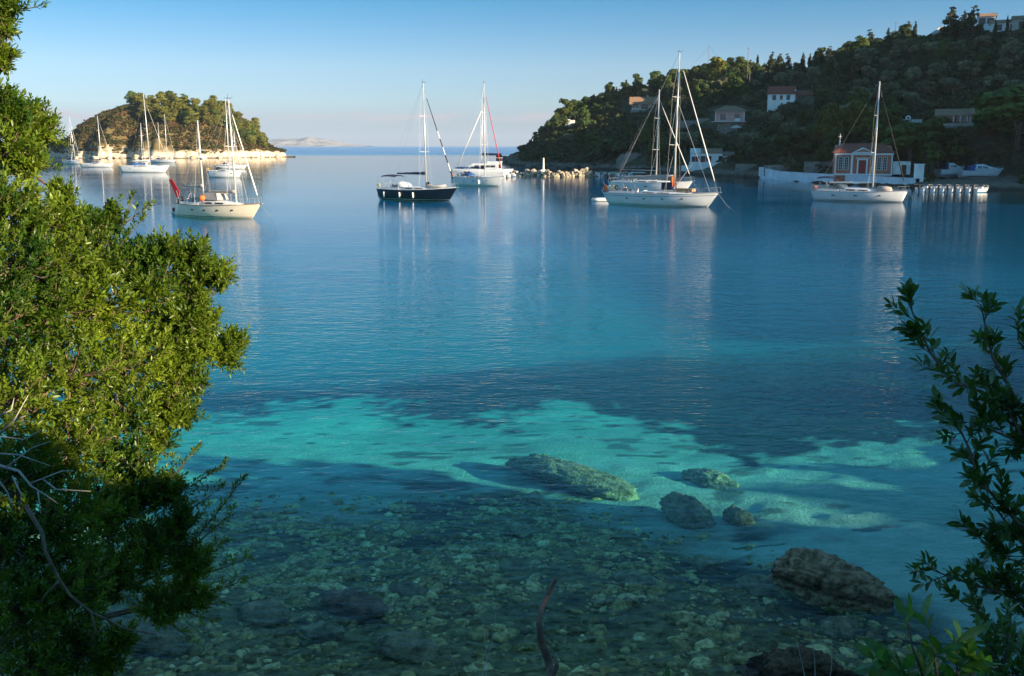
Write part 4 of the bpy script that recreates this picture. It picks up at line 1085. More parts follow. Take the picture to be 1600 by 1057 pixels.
# --- terracotta chapel
D_CH = gp(1345, 289.5).y + 3.0
qz = CAM_H + (ray(1345, 274).z / ray(1345, 274).y) * D_CH
base = Vector((at(1348, 274, D_CH).x, D_CH, qz)); s = mpp(base)
rz = -math.atan2(base.x, base.y) + R(4)
ch = empty("chapel", base, rz, "small terracotta chapel with white pilasters, pediment and red door", "chapel")
CW, CHH, CD = 79 * s, 31.5 * s, 10.0
b = MB(); gable_wall(b, CW, CD, CHH, 1.7, down=2); b.build("wall", M_TERRA, ch)
b = MB(); hip(b, CW, CD, CHH + .02, 2.0, .45, ridge=.72); b.build("roof", M_RRED, ch)
for x in (-.49, -.205, .165, .49): MB().box((CW * x, -.09, CHH * .46), (.42 if abs(x) < .3 else .26, .18, CHH * .92)).build("pilaster", M_TRIM, ch)
MB().box((0, -.14, CHH * .955), (CW + .3, .30, CHH * .085)).build("cornice", M_TRIM, ch)
MB().box((0, -.10, .12), (CW + .16, .22, .34)).build("plinth", M_TRIM, ch)
pw = CW * .42; cx = -CW * .02
b = MB(); z0 = CHH * 1.0; b.add([(cx - pw / 2, -.5, z0), (cx + pw / 2, -.5, z0), (cx, -.5, z0 + 1.15), (cx - pw / 2, .9, z0), (cx + pw / 2, .9, z0), (cx, 2.6, z0 + 1.15)], [(0, 1, 2), (5, 4, 3), (0, 3, 4, 1), (1, 4, 5, 2), (2, 5, 3, 0)])
pd = b.build("pediment", M_TRIM, ch)
MB().add([(cx - pw * .34, -.53, z0 + .24), (cx + pw * .34, -.53, z0 + .24), (cx, -.53, z0 + .88), (cx - pw * .34, -.48, z0 + .24), (cx + pw * .34, -.48, z0 + .24), (cx, -.48, z0 + .88)], [(0, 1, 2), (5, 4, 3), (0, 3, 4, 1), (1, 4, 5, 2), (2, 5, 3, 0)]).build("tympanum", M_TERRA, pd)
dh, dw = CHH * .68, CW * .13
MB().box((cx, -.05, dh / 2), (dw, .10, dh)).build("door", M_REDDOOR, ch)
b = MB().box((cx - dw * .62, -.10, dh / 2), (dw * .2, .2, dh)).box((cx + dw * .62, -.10, dh / 2), (dw * .2, .2, dh)).box((cx, -.10, dh + .12), (dw * 1.5, .2, .22)).box((cx, -.16, dh + .42), (dw * 1.9, .32, .16)); b.build("door_surround", M_TRIM, ch)
for x in (-.40, -.30, .27, .37): window(ch, CW * x, CHH * .53, CW * .062, CHH * .56, -.02, M_TRIM, None, (2, 5), bar=.05, name="tall_window")
MB().box((CW * .66, 3.0, 1.5), (CW * .3, 7, 2.6)).build("annex", M_WHITE2, ch)
MB().box((CW * .70, -.55, 1.2), (.9, .1, 1.9)).build("annex_door", M_DARKWOOD, ch)
b = MB().tube([(-CW * .42, CD * .4, CHH + 1.5), (-CW * .42, CD * .4, CHH + 4.0)], .06, 6).box((-CW * .42, CD * .4, CHH + 3.4), (.7, .08, .1)).ball((-CW * .42, CD * .4, CHH + 2.4), .18).ball((-CW * .42, CD * .4, CHH + 1.9), .22); b.build("roof_cross", M_TRIM, ch)

# --- long white sea wall
line = [(1187, 278.5), (1215, 281.5), (1260, 285), (1300, 287.5), (1345, 289.5), (1390, 291.5), (1425, 292.5), (1436, 292.5), (1446, 291)]
tops = [262, 268, 270.5, 272.5, 274.5, 277, 278.5, 278.5, 278]
g3 = [gp(*q) for q in line]
sw = empty("sea_wall", g3[4], 0, "long white rendered sea wall along the waterfront below the chapel", "wall")
rings = []
for k, q in enumerate(g3):
    t = at(line[k][0], tops[k], q.y); zt = t.z
    d = (g3[min(k + 1, len(g3) - 1)] - g3[max(k - 1, 0)]); nrm = Vector((-d.y, d.x, 0)).normalized()
    if nrm.y < 0: nrm = -nrm
    f_ = q - g3[4]; bk = f_ + nrm * .7
    rings.append([(f_.x, f_.y, -1.5), (f_.x, f_.y, zt - .12), (f_.x - nrm.x * .05, f_.y - nrm.y * .05, zt - .1), (f_.x - nrm.x * .05, f_.y - nrm.y * .05, zt), (bk.x, bk.y, zt), (bk.x, bk.y, -1.5)])
MB().loft(rings).build("wall", mat("sea_wall_render", (.50, .54, .58), .85, (.72, .76, .80), .35, .03, 2), sw)
zt = at(1439, 258, g3[7].y).z
q = g3[7] - g3[4]
MB().box((q.x, q.y + .6, zt / 2), (1.5, 1.2, zt)).box((q.x, q.y + .6, zt + .1), (1.7, 1.4, .18)).build("end_pillar", M_WHITE, sw)
q = g3[0] - g3[4]; zl = at(1190, 261.5, g3[0].y).z
MB().add([(q.x - .3, q.y + .05, .5), (q.x + 5.5, q.y - 3.4, .5), (q.x - .3, q.y + .05, zl), (q.x + .9, q.y - .7, zl), (q.x + 4.6, q.y - 2.9, zl - 1.9), (q.x, q.y + .6, .5), (q.x + 5.8, q.y - 2.9, .5), (q.x, q.y + .6, zl), (q.x + 1.2, q.y - .2, zl), (q.x + 4.9, q.y - 2.4, zl - 1.9)],
         [(0, 1, 4, 3, 2), (7, 8, 9, 6, 5), (2, 3, 8, 7), (3, 4, 9, 8), (4, 1, 6, 9), (0, 2, 7, 5)]).build("stepped_end", M_WHITE, sw)
# quay behind the wall and slipway at the right
poly = [g3[k] + Vector((0, .35, 0)) for k in range(len(g3))]
top = 1.15
far_pts = [q + Vector((q.x, q.y, 0)).normalized() * 14 for q in reversed(poly)]
b = MB().prism([(q.x, q.y) for q in poly] + [(q.x, q.y) for q in far_pts], -1.0, top); qy = b.build("quay", mat("quay_paving", (.16, .14, .115), .9, (.26, .23, .19), .8, .02, 3)); tag(qy, kind='structure')
a_, c_ = gp(1447, 292), gp(1640, 297)
b = MB().add([(a_.x, a_.y, -.6), (c_.x, c_.y, -.6), (c_.x + 14, c_.y + 26, .6), (a_.x + 14, a_.y + 26, .6), (a_.x, a_.y, .25), (c_.x, c_.y, .25), (c_.x + 14, c_.y + 26, 1.25), (a_.x + 14, a_.y + 26, 1.25)],
    [(0, 3, 2, 1), (4, 5, 6, 7), (0, 1, 5, 4), (1, 2, 6, 5), (2, 3, 7, 6), (3, 0, 4, 7)]); sl = b.build("slipway", mat("slipway_concrete", (.12, .105, .085), .9, (.20, .18, .15), .7, .05, 2)); tag(sl, kind='structure')
# antenna mast with guys on the ridge, thin power poles
p = hit(1107, 112, hill_z) or at(1107, 112, 480); p = at(1107, 108, p.y); tp = at(1107, 71, p.y) - p
an = empty("antenna_mast", p, 0, "thin guyed antenna mast standing on the ridge behind the round pine", "antenna")
MB().tube([(0, 0, -3), tp], .10, 5).build("pole", M_IRON, an)
for dx, dy in ((-8, 0), (8, 0)): MB().tube([(0, 0, tp.z * .97), (dx, dy, 1)], .035, 4).build("guy_wire", M_IRON, an)
for x, yb, yt, lb in ((1167, 130, 74, "tall thin power pole on the ridge left of the lone pointed fir"), (1398, 64, 34, "thin power pole sticking out of the skyline trees"), (1170, 148, 112, "grey pole half way up the slope above the red roofed house")):
    p = hit(x, yb, hill_z) or at(x, yb, 420); tp = at(x, yt, p.y)
    o = MB().tube([(0, 0, -2), (0, 0, tp.z - p.z)], .11, 5).box((0, 0, tp.z - p.z - .6), (1.3, .1, .1)).build("power_pole", M_IRON, loc=p); tag(o, lb, "pole")

# ------------------------------------------------------------------ boats
M_GEL = mat("white_gelcoat", (.55, .57, .59), .25, (.63, .65, .67), .5, coat=.3)
M_GELC = mat("cream_gelcoat", (.60, .52, .40), .35, (.68, .60, .48), .5, coat=.2)
M_NAVY = mat("navy_hull_paint", (.004, .006, .018), .15, coat=.5)
M_DECK = mat("deck_grey_white", (.55, .55, .53), .7, (.64, .64, .62), 2)
M_ANTIF = mat("dark_antifouling", (.015, .02, .03), .6)
M_BLUEB = mat("blue_bottom_paint", (.02, .12, .30), .5)
M_ALU = mat("mast_aluminium", (.62, .60, .57), .35, metal=.35)
M_STEEL = mat("rigging_steel", (.45, .45, .45), .4, metal=.5)
M_NAVYC = mat("navy_canvas", (.012, .02, .06), .85)
M_BLUEC = mat("blue_canvas", (.02, .08, .25), .85)
M_GREYC = mat("grey_canvas", (.30, .27, .25), .85, (.40, .36, .33), 3)
M_BLACKC = mat("black_canvas", (.015, .015, .018), .85)
M_SAIL = mat("furled_sail", (.66, .64, .60), .8, (.74, .72, .68), 3)
M_REDS = mat("red_canvas", (.45, .015, .02), .7)
M_ORANGE = mat("orange_plastic", (.75, .16, .03), .5)
M_YELLOW = mat("yellow_plastic", (.75, .45, .05), .5)
M_RUB = mat("grey_inflatable", (.42, .42, .40), .6)
M_TEAK = mat("teak", (.26, .15, .08), .7, (.34, .21, .11), 4)
M_BLACK = mat("black_plastic", (.02, .02, .02), .4)
M_CLEAR = mat("clear_screen", (.10, .12, .14), .1, spec=.6)
M_STRIPE = mat("navy_stripe", (.03, .05, .14), .3)
M_FENDER = mat("white_fender", (.75, .75, .75), .4)

def hull_pts(L, B, fb, t, draft=.55, bowh=.30, full=.75, rake=.11, tr=.04, flare=.0):
    """outline of station t (0 stern .. 1 stem): half of the section from the deck edge down"""
    w = (1 - ((t - .42) / .58) ** 2.4) if t > .42 else 1 - (1 - full) * ((.42 - t) / .42) ** 2
    w = max(w, 0.012) * B / 2
    zs = fb * (1 + bowh * max(0, (t - .35) / .65) ** 1.7 + .05 * max(0, (.35 - t) / .35) ** 2)
    prof = [(1.0, 1.0), (.985, .72), (.95, .42), (.88, .15), (.80, 0.02), (.60, -.45), (.25, -.85), (0.0, -1.0)]
    out = []
    for k, (pw, pz) in enumerate(prof):
        z = zs * pz if pz > 0.02 else (0.0 + (draft * pz if pz < 0 else .02))
        sharp = max(0, (t - .5) / .5)
        y = w * (pw ** (1 + sharp * 2.2))
        x = L * (t - .5) - L * rake * (t ** 4) * (1 - max(z, -draft) / zs) * .9 + (L * tr * (1 - z / zs) * (1 - t) ** 3)
        dz = z if z >= 0 else z * (1 - .8 * sharp) * (.55 + .45 * min(1, t / .25))
        out.append((x, y, dz))
    return out
TS = [0, .06, .14, .24, .34, .44, .54, .64, .73, .81, .88, .94, .975, 1.0]
def sheer(L, B, fb, t, **k):
    return hull_pts(L, B, fb, t, **k)[0]
def make_hull(par, L, B, fb, m, boot=None, bootz=.16, deck=M_DECK, stripe=None, **k):
    rings = []
    for t in TS:
        h = hull_pts(L, B, fb, t, **k); rings.append(h + [(x, -y, z) for x, y, z in reversed(h[:-1])])
    b = MB(); n = len(rings[0])
    for r in rings: b.v += r
    for i in range(len(TS) - 1):
        for q in range(n - 1): b.f.append((i * n + q, (i + 1) * n + q, (i + 1) * n + q + 1, i * n + q + 1))
    b.f.append(tuple(range(n))); b.f.append(tuple(range(len(TS) * n - 1, (len(TS) - 1) * n - 1, -1)))
    hu = b.build("hull", m, par, True)
    hu.data.polygons[len(hu.data.polygons) - 2].use_smooth = False
    d = MB()
    for t in TS:
        x, y, z = sheer(L, B, fb, t, **k)
        d.v += [(x, y * .995, z - .02), (x, 0, z + .05), (x, -y * .995, z - .02)]
    for i in range(len(TS) - 1):
        for q in range(2): d.f.append((i * 3 + q, i * 3 + q + 1, (i + 1) * 3 + q + 1, (i + 1) * 3 + q))
    d.build("deck", deck, par)
    r = MB()
    for sy in (1, -1):
        pts = []
        for t in TS:
            x, y, z = sheer(L, B, fb, t, **k); pts.append((x, sy * (y + .01), z + .02))
        r.tube(pts, .045, 5)
    r.build("toe_rail", M_TEAK if m is M_GELC else (M_STEEL if m is not M_NAVY else M_TRIM), par)
    def band(z0, z1, name, mm, off=.012):
        bb = MB()
        for sy in (1, -1):
            s0 = len(bb.v)
            for t in TS:
                h = hull_pts(L, B, fb, t, **k)
                zz = [q[2] for q in h]; xx = [q[0] for q in h]; yy = [q[1] for q in h]
                for z in (z0 if not callable(z0) else z0(h[0][2]), z1 if not callable(z1) else z1(h[0][2])):
                    x = np.interp(z, zz[::-1], xx[::-1]); y = np.interp(z, zz[::-1], yy[::-1])
                    bb.v.append((x + (off if t > .97 else 0), sy * (y + off), z))
            for i in range(len(TS) - 1):
                a = s0 + i * 2; bb.f.append((a, a + 2, a + 3, a + 1) if sy < 0 else (a, a + 1, a + 3, a + 2))
        return bb.build(name, mm, par, True)
    if boot: band(-.05, bootz, "boot_stripe", boot)
    if stripe: band(lambda s_: s_ * .80, lambda s_: s_ * .80 + .05, "sheer_stripe", stripe, .014)
    return hu
def sailboat(label, mid, L, head, B=None, fb=1.15, hull=None, boot=None, masts=((.57, 16, 2),), boom=M_NAVYC, jib=M_SAIL, jibtop=.93, name="sailboat", ports=3, portw=.5,
             dodger=M_NAVYC, bimini=None, fenders=(), ring=M_YELLOW, stripe=None, coach=1.0, extras=True, boomlen=.40, lean=0.0, group="sailing yachts at anchor in the bay", rails=True, deck=M_DECK, detail=True, boomh=1.9, bowh=.30, kw=None, sailcover=.17):
    hull = hull or M_GEL; B = B or L * .29; k = dict(bowh=bowh); k.update(kw or {})
    o = empty(name, mid, head, label, "sailboat", group)
    make_hull(o, L, B, fb, hull, boot, stripe=stripe, deck=deck, **k)
    def X(t): return L * (t - .5)
    def SZ(t): return sheer(L, B, fb, t, **k)[2]
    def SY(t): return sheer(L, B, fb, t, **k)[1]
    # coachroof: lofted, low and tapering forward
    rings = []
    for t, hgt, wd in ((.30, .42, .62), (.36, .48, .66), (.48, .46, .64), (.60, .36, .56), (.70, .22, .45), (.77, .05, .32)):
        w = SY(t) * wd; z = SZ(t); h_ = hgt * coach
        rings.append([(X(t), w, z - .02), (X(t), w * .9, z + h_ * .8), (X(t), w * .55, z + h_ * 1.02), (X(t), 0, z + h_ * 1.08), (X(t), -w * .55, z + h_ * 1.02), (X(t), -w * .9, z + h_ * .8), (X(t), -w, z - .02)])
    MB().loft(rings).build("coachroof", M_GEL if hull is not M_GELC else M_DECK, o, True)
    for sy in (1, -1):
        for (t0, t1) in (((.37, .47), (.50, .60)) if detail else ((.38, .56),)):
            b = MB()
            for t in (t0, (t0 + t1) / 2, t1):
                wd = np.interp(t, [.30, .36, .48, .60, .70], [.62, .66, .64, .56, .45]); hg = np.interp(t, [.30, .36, .48, .60, .70], [.42, .48, .46, .36, .22]) * coach
                w = SY(t) * wd; z = SZ(t); pinch = .0 if t == (t0 + t1) / 2 else .06
                b.v += [(X(t), sy * (w * .965 + .02), z + hg * (.28 + pinch)), (X(t), sy * (w * .915 + .02), z + hg * (.68 - pinch))]
            b.f = [(0, 2, 3, 1), (2, 4, 5, 3)] if sy < 0 else [(1, 3, 2, 0), (3, 5, 4, 2)]
            b.build("cabin_window", M_BLACK, o)
        for j in range(ports):
            t = .25 + .48 * j / max(1, ports - 1) if ports > 1 else .5
            h = hull_pts(L, B, fb, t, **k); z = h[0][2] * .62
            y = np.interp(z, [q[2] for q in h][::-1], [q[1] for q in h][::-1])
            MB().box((X(t), sy * (y + .0), z), (portw, .05, .15)).build("hull_window", M_BLACK, o)
    # cockpit coaming, wheel, winches
    b = MB()
    for sy in (1, -1): b.box((X(.17), sy * SY(.17) * .62, SZ(.17) + .15), (L * .24, .28, .34))
    b.box((X(.31), 0, SZ(.3) + .2), (.25, SY(.3) * 1.2, .45)); b.build("coaming", M_GEL, o)
    if detail:
        b = MB().torus((X(.13), 0, SZ(.13) + .75), .48, .03, 'x', 16, 4).box((X(.14), 0, SZ(.13) + .35), (.2, .25, .8)); b.build("steering_wheel", M_STEEL, o)
    if dodger:
        rings = []
        for t, hh, wd in ((.36, .10, .60), (.335, .62, .60), (.29, .78, .58), (.265, .78, .57)):
            w = SY(.3) * wd; z = SZ(.3) + .40
            rings.append([(X(t), w * math.cos(a), z + max(hh, .1) * math.sin(a) ** .7) for a in [math.pi * q / 8 for q in range(9)]])
        MB().loft(rings, close=False, cap=False).build("sprayhood", dodger, o, True)
    if bimini:
        z = SZ(.12) + 1.95
        rings = [[(X(t), SY(.12) * .7 * c_, z + .22 * (1 - c_ * c_) - .10 * abs((t - .14) / .1) ** 2) for c_ in (-1, -.6, 0, .6, 1)] for t in (.04, .09, .14, .19, .24)]
        b = MB().loft(rings, close=False, cap=False); k0 = len(b.v)
        b.add([(x, y, zz - .05) for r_ in rings for x, y, zz in r_], [tuple(reversed(f)) for f in b.f]); b.build("bimini", bimini, o, True)
        b = MB()
        for sy in (1, -1):
            for t in (.05, .23): b.tube([(X(.14), sy * SY(.12) * .75, SZ(.12)), (X(t), sy * SY(.12) * .7, z - .06)], .018, 4)
        b.build("bimini_frame", M_STEEL, o)
    # rails
    if rails:
        b = MB()
        for sy in (1, -1):
            pts = []
            for t in (.0, .08, .18, .30, .42, .54, .66, .78, .88, .95):
                x, y, z = X(t), SY(t) * .96, SZ(t); b.tube([(x, sy * y, z), (x, sy * y, z + .62)], .016, 4, False); pts.append((x, sy * y, z + .62))
            b.tube(pts, .008, 3, False); b.tube([(p_[0], p_[1], p_[2] - .3) for p_ in pts], .008, 3, False)
        b.build("guard_rail", M_STEEL, o)
        b = MB(); pts = [(X(.90), SY(.90) * .96, SZ(.9) + .62), (X(.97), SY(.97) * .9, SZ(.97) + .66), (X(1.01), 0, SZ(1) + .68), (X(.97), -SY(.97) * .9, SZ(.97) + .66), (X(.90), -SY(.90) * .96, SZ(.9) + .62)]
        b.tube(pts, .022, 4)
        for p_ in pts[1:4]: b.tube([p_, (p_[0] - .05, p_[1], p_[2] - .64)], .018, 4)
        b.box((X(1.0), 0, SZ(1) + .02), (.5, .18, .10)); b.build("pulpit", M_STEEL, o)
        b = MB(); b.tube([(X(.08), SY(.08) * .96, SZ(.05) + .62), (X(.0), SY(.0) * .9, SZ(0) + .66), (X(.0), -SY(0) * .9, SZ(0) + .66), (X(.08), -SY(.08) * .96, SZ(.05) + .62)], .022, 4)
        b.build("pushpit", M_STEEL, o)
    # masts
    stemx, stemz = X(.985), SZ(1) + .05
    for mi_, (tm, Hm, nsp) in enumerate(masts):
        zb = SZ(tm) + .40 * coach * np.interp(tm, [.3, .6, .75], [1, .8, .2])
        mt_top = (X(tm) - lean * Hm, 0, zb + Hm)
        r_ = .085 + Hm * .0022
        ms = MB().tube([(X(tm), 0, zb - .5), ((X(tm) + mt_top[0]) / 2, 0, zb + Hm / 2), mt_top], [r_, r_, r_ * .75], 8).build("mast", M_ALU, o, True)
        MB().tube([(mt_top[0] + .1, 0, mt_top[2]), (mt_top[0] + .55, 0, mt_top[2] + .25)], .02, 4).tube([(mt_top[0] - .1, 0, mt_top[2]), (mt_top[0] - .1, 0, mt_top[2] + .6)], .015, 4).tube([(mt_top[0] - .35, 0, mt_top[2] + .15), (mt_top[0] + .2, 0, mt_top[2] + .15)], .03, 4).build("masthead_gear", M_BLACK, ms)
        b = MB(); sps = []
        for j in range(nsp):
            f = (j + 1) / (nsp + 1) * (1.03 if nsp > 1 else 1.1); zz = zb + Hm * f; xs = X(tm) - lean * Hm * f
            wsp = B * .30 * (1 - .22 * j); sps.append((xs - .2, wsp, zz + .05))
            sp = MB()
            for sy in (1, -1): sp.tube([(xs, 0, zz), (xs - .2, sy * wsp, zz + .05)], [.045, .03], 4)
            sp.build("spreader", M_ALU, ms)
        b = MB()
        for sy in (1, -1):
            chain = [(X(tm) - .1, sy * SY(tm) * .93, SZ(tm))] + [(x, sy * y, z) for x, y, z in sps] + [(mt_top[0], 0, mt_top[2] - .3)]
            for a_, c_ in zip(chain[:-1], chain[1:]): b.tube([a_, c_], .009 if detail else .004, 3, False)
            if sps: b.tube([(X(tm) - .5, sy * SY(tm) * .9, SZ(tm)), (sps[0][0] + .2, 0, sps[0][2] - .1)], .012, 3, False)
            if len(sps) > 1: b.tube([(sps[0][0], sy * sps[0][1], sps[0][2]), (sps[1][0] + .2, 0, sps[1][2] - .1)], .010, 3, False)
        if mi_ == 0 or tm > .4: b.tube([(X(.01), 0, SZ(0) + .1), (mt_top[0], 0, mt_top[2])], .009 if detail else .004, 3, False)
        b.build("shrouds", M_STEEL, o)
        # boom with the sail stowed on it
        if boom:
            bl = L * boomlen * (1 if mi_ == 0 or tm > .4 else .6); bz = zb + boomh * (.55 if mi_ == 0 else .75)
            bo = MB().tube([(X(tm) - .1, 0, bz), (X(tm) - bl, 0, bz + .1)], .07, 6).build("boom", M_ALU, o)
            n_ = 9
            MB().tube([(X(tm) - .05 - (bl - .2) * q / n_, .0, bz + .16 + sailcover * .6 * (1 - q / n_) + .03 * math.sin(q * 2.3)) for q in range(n_ + 1)], [max(.08, sailcover * (1.25 - .7 * q / n_)) for q in range(n_ + 1)], 7).build("stowed_sail", boom, bo, True)
            MB().tube([(X(tm) - bl * .7, 0, bz), (X(tm) - bl * .68, 0, SZ(.3) + .3)], .02, 4).tube([(X(tm) - bl, 0, bz + .1), (mt_top[0], 0, mt_top[2])], .010, 3, False).build("sheet", M_STEEL, bo)
        if mi_ == 0 and jib:
            tp = (mt_top[0] + .15, 0, zb + Hm * jibtop)
            st = Vector((stemx, 0, stemz)); tpv = Vector(tp)
            MB().tube([st, tpv], .02, 4).build("forestay", M_STEEL, o)
            pts = [st.lerp(tpv, q / 12) for q in range(1, 12)]
            if isinstance(jib, tuple):
                for q in range(len(pts) - 1):
                    MB().tube([pts[q], pts[q].lerp(pts[q + 1], 1.0)], .09 * (1 - .05 * q), 6).build("furled_jib_band", jib[q % 2] if q < 6 else jib[0], o, True)
            else: MB().tube(pts, [.06] + [(.10 if detail else .045) * (1 - .055 * q) for q in range(1, 11)], 7).build("furled_jib", jib, o, True)
    if group.startswith("sailing yachts at"):
        MB().tube([(stemx + .1, 0, stemz - .2), (stemx + 1.2, .1, .4), (stemx + 2.6, .2, -.6)], .022, 4).build("anchor_chain", M_STEEL, o)
    for t in fenders:
        h = hull_pts(L, B, fb, t, **k)
        for sy in (-1,):
            MB().tube([(X(t), sy * (h[1][1] + .13), h[0][2] * .78), (X(t), sy * (h[1][1] + .14), h[0][2] * .72), (X(t), sy * (h[2][1] + .14), h[0][2] * .30), (X(t), sy * (h[2][1] + .13), h[0][2] * .22)], [.05, .13, .13, .05], 8).build("fender", M_FENDER, o, True)
    if ring: MB().torus((X(.035), -SY(.04) * .98, SZ(.03) + .5), .24, .08, 'y', 14, 6).build("life_ring", ring, o, True)
    if extras:
        b = MB(); g = random.Random(int(L * 100))
        for q in range(5): b.box((X(g.uniform(.05, .28)), g.uniform(-.6, .6), SZ(.1) + .35 + g.random() * .3), (g.uniform(.15, .5), .3, g.uniform(.2, .5)))
        b.build("cockpit_gear", M_GREYC, o)
        MB().tube([(X(.02), -SY(0) * .6, SZ(0)), (X(-.02), -SY(0) * .6, SZ(0) + 1.5)], .02, 4).build("flagstaff", M_STEEL, o)
    o['L'] = L; del o['L']
    return o
def inflatable(label, loc, L, head, name="dinghy", outboard=True, tubem=None, group="tenders behind the yachts"):
    o = empty(name, loc, head, label, "dinghy", group)
    r = L * .075; w = L * .22
    pts = [(-L / 2, -w, r * .8), (-L * .2, -w, r * .8), (L * .2, -w * .95, r * .95), (L * .40, -w * .6, r * 1.2), (L * .47, 0, r * 1.5), (L * .40, w * .6, r * 1.2), (L * .2, w * .95, r * .95), (-L * .2, w, r * .8), (-L / 2, w, r * .8)]
    MB().tube(pts, [r * .7] + [r] * 7 + [r * .7], 8).build("tube", tubem or M_RUB, o, True)
    MB().prism([(-L * .45, -w), (L * .2, -w), (L * .42, 0), (L * .2, w), (-L * .45, w)], -.04, .06).build("floor", M_GREYC, o)
    MB().box((-L * .43, 0, r), (.06, 2 * w, r * 2)).box((-L * .02, 0, r * 1.3), (.25, 2 * w, .05)).build("transom", M_TEAK, o)
    if outboard:
        MB().box((-L * .50, 0, r * 2.9), (.28, .24, .38), taper=.8).box((-L * .50, 0, r * .6), (.12, .10, .9)).build("outboard_motor", M_BLACK, o)
    return o
def heading(deg): return R(deg)

# placing: mid = waterline middle in the photograph, heading measured from +X towards +Y (bows point right and a little towards us)
sailboat("cream hulled ketch with two masts and red self steering vane", gp(346, 339.5), 11.6, R(-26), fb=1.35, hull=M_GELC, boot=M_ANTIF, masts=((.70, 11.4, 1), (.29, 9.0, 0)), boom=M_GREYC, ports=4, portw=.34, dodger=M_GREYC,
         ring=None, coach=1.15, boomlen=.40, lean=.035, bowh=.22, kw=dict(full=.55, rake=.12, tr=-.05), name="ketch")
kt = bpy.data.objects["ketch"]
L_ = 11.6
b = MB().add([(-L_ / 2 - 1.8, -.1, 4.15), (-L_ / 2 - 1.2, -.1, 4.1), (-L_ / 2 - .25, -.1, 2.75), (-L_ / 2 - .35, -.1, 2.15), (-L_ / 2 - .75, -.1, 2.15), (-L_ / 2 - 1.8, -.04, 4.15), (-L_ / 2 - 1.2, -.04, 4.1), (-L_ / 2 - .25, -.04, 2.75), (-L_ / 2 - .35, -.04, 2.15), (-L_ / 2 - .75, -.04, 2.15)],
             [(0, 1, 2, 3, 4), (9, 8, 7, 6, 5), (0, 5, 6, 1), (1, 6, 7, 2), (2, 7, 8, 3), (3, 8, 9, 4), (4, 9, 5, 0)]); b.build("wind_vane", M_REDS, kt)
MB().box((-L_ / 2 - .15, -.07, 1.75), (.5, .4, .9)).tube([(-L_ / 2, 0, 1.2), (-L_ / 2 - .5, -.07, 2.2)], .06, 5).tube([(-L_ / 2 - .2, 0, 1.5), (-L_ / 2 - .2, 0, .1)], .05, 5).build("vane_gear", M_BLACK, kt)
MB().ball((-L_ * .16, -.9, 2.15), .42, 10, 6, .8).build("orange_buoy", M_ORANGE, kt, True)
MB().box((-L_ * .07, 0, 2.35), (2.4, 1.9, .75), taper=.75).build("deckhouse", M_GREYC, kt)
MB().tube([(-L_ * .26, 0, 6.6), (-L_ * .20, 0, 6.5)], .05, 5).ball((-L_ * .19, 0, 6.6), .26, 8, 5, .5).build("radar_dome", M_TRIM, kt)
MB().tube([(L_ * .34, 0, 1.9), (L_ * .20, 0, 8.8)], .03, 5).build("inner_stay", M_STEEL, kt)
inflatable("small grey tender floating under the cream ketch's stern", gp(288, 335), 2.6, R(-8))

sailboat("navy blue hulled sloop with black and white furled jib and white fenders", gp(655, 312.5), 13.6, R(-30), fb=1.5, hull=M_NAVY, boot=M_TRIM, masts=((.60, 15.1, 2),), boom=M_NAVYC, jib=(M_BLACKC, M_SAIL), fenders=(.12, .34, .52), bimini=M_NAVYC, dodger=M_SAIL,
         ring=M_YELLOW, ports=0, lean=.02, boomh=3.3, kw=dict(full=.82))
nv = bpy.data.objects["sailboat"]
d = inflatable("grey tender stowed upside up on the navy sloop's foredeck", nv.location + Vector((13.6 * .24 * math.cos(R(-30)), 13.6 * .24 * math.sin(R(-30)), 1.85)), 3.0, R(-28), outboard=True, tubem=M_RUB)
inflatable("dark tender tied right behind the navy sloop's stern", gp(604, 304.5), 2.6, R(-20), tubem=M_NAVYC)

sailboat("white sloop with red furled jib and blue sprayhood in front of the catamaran", gp(749, 290.5), 12.6, R(-38), fb=1.55, hull=M_GEL, boot=M_ANTIF, masts=((.62, 18.3, 2),), boom=M_NAVYC, jib=M_REDS, fenders=(.25, .60), bimini=M_BLUEC, dodger=M_BLUEC,
         ring=M_ORANGE, lean=.01, boomh=2.6, stripe=None, kw=dict(full=.9))

# catamaran
p = gp(753, 276.5)
ct = empty("catamaran", p, R(168), "white catamaran with flybridge and broad stern steps behind the white sloop", "catamaran")
Lc = 15.5
for sy in (1, -1):
    rings = []
    for t in TS:
        h = hull_pts(Lc, 2.0, 1.9, t, bowh=.12, rake=.02, full=.8); rings.append([(x, y + sy * 3.0, z) for x, y, z in h] + [(x, -y + sy * 3.0, z) for x, y, z in reversed(h[:-1])])
    MB().loft(rings).build("hull", M_GEL, ct, True)
    for x in (2.5, 3.6): MB().box((x, sy * 3.98, 1.25), (.6, .06, .45)).build("hull_window", M_BLACK, ct)
    for q in range(3): MB().box((-Lc / 2 - .3 + q * .35, sy * 3.0, .35 + q * .4), (.5, 1.5, .35)).build("stern_step", M_DECK, ct)
MB().box((-1.0, 0, 1.55), (11.5, 6.2, .9)).build("bridge_deck", M_GEL, ct)
MB().loft([[(x, y * w_, z) for x, y, z in ((-4.6, -1, 2.0), (-4.6, 1, 2.0), (4.2 - d_, 1, 2.0), (4.2 - d_, -1, 2.0))] if False else [(-4.8, -2.7 * w_, z_), (-4.8, 2.7 * w_, z_), (3.4 - d_, 2.3 * w_, z_), (3.4 - d_, -2.3 * w_, z_)] for d_, w_, z_ in ((0, 1, 1.9), (.5, .97, 2.9), (1.6, .9, 3.5))]).build("cabin", M_GEL, ct)
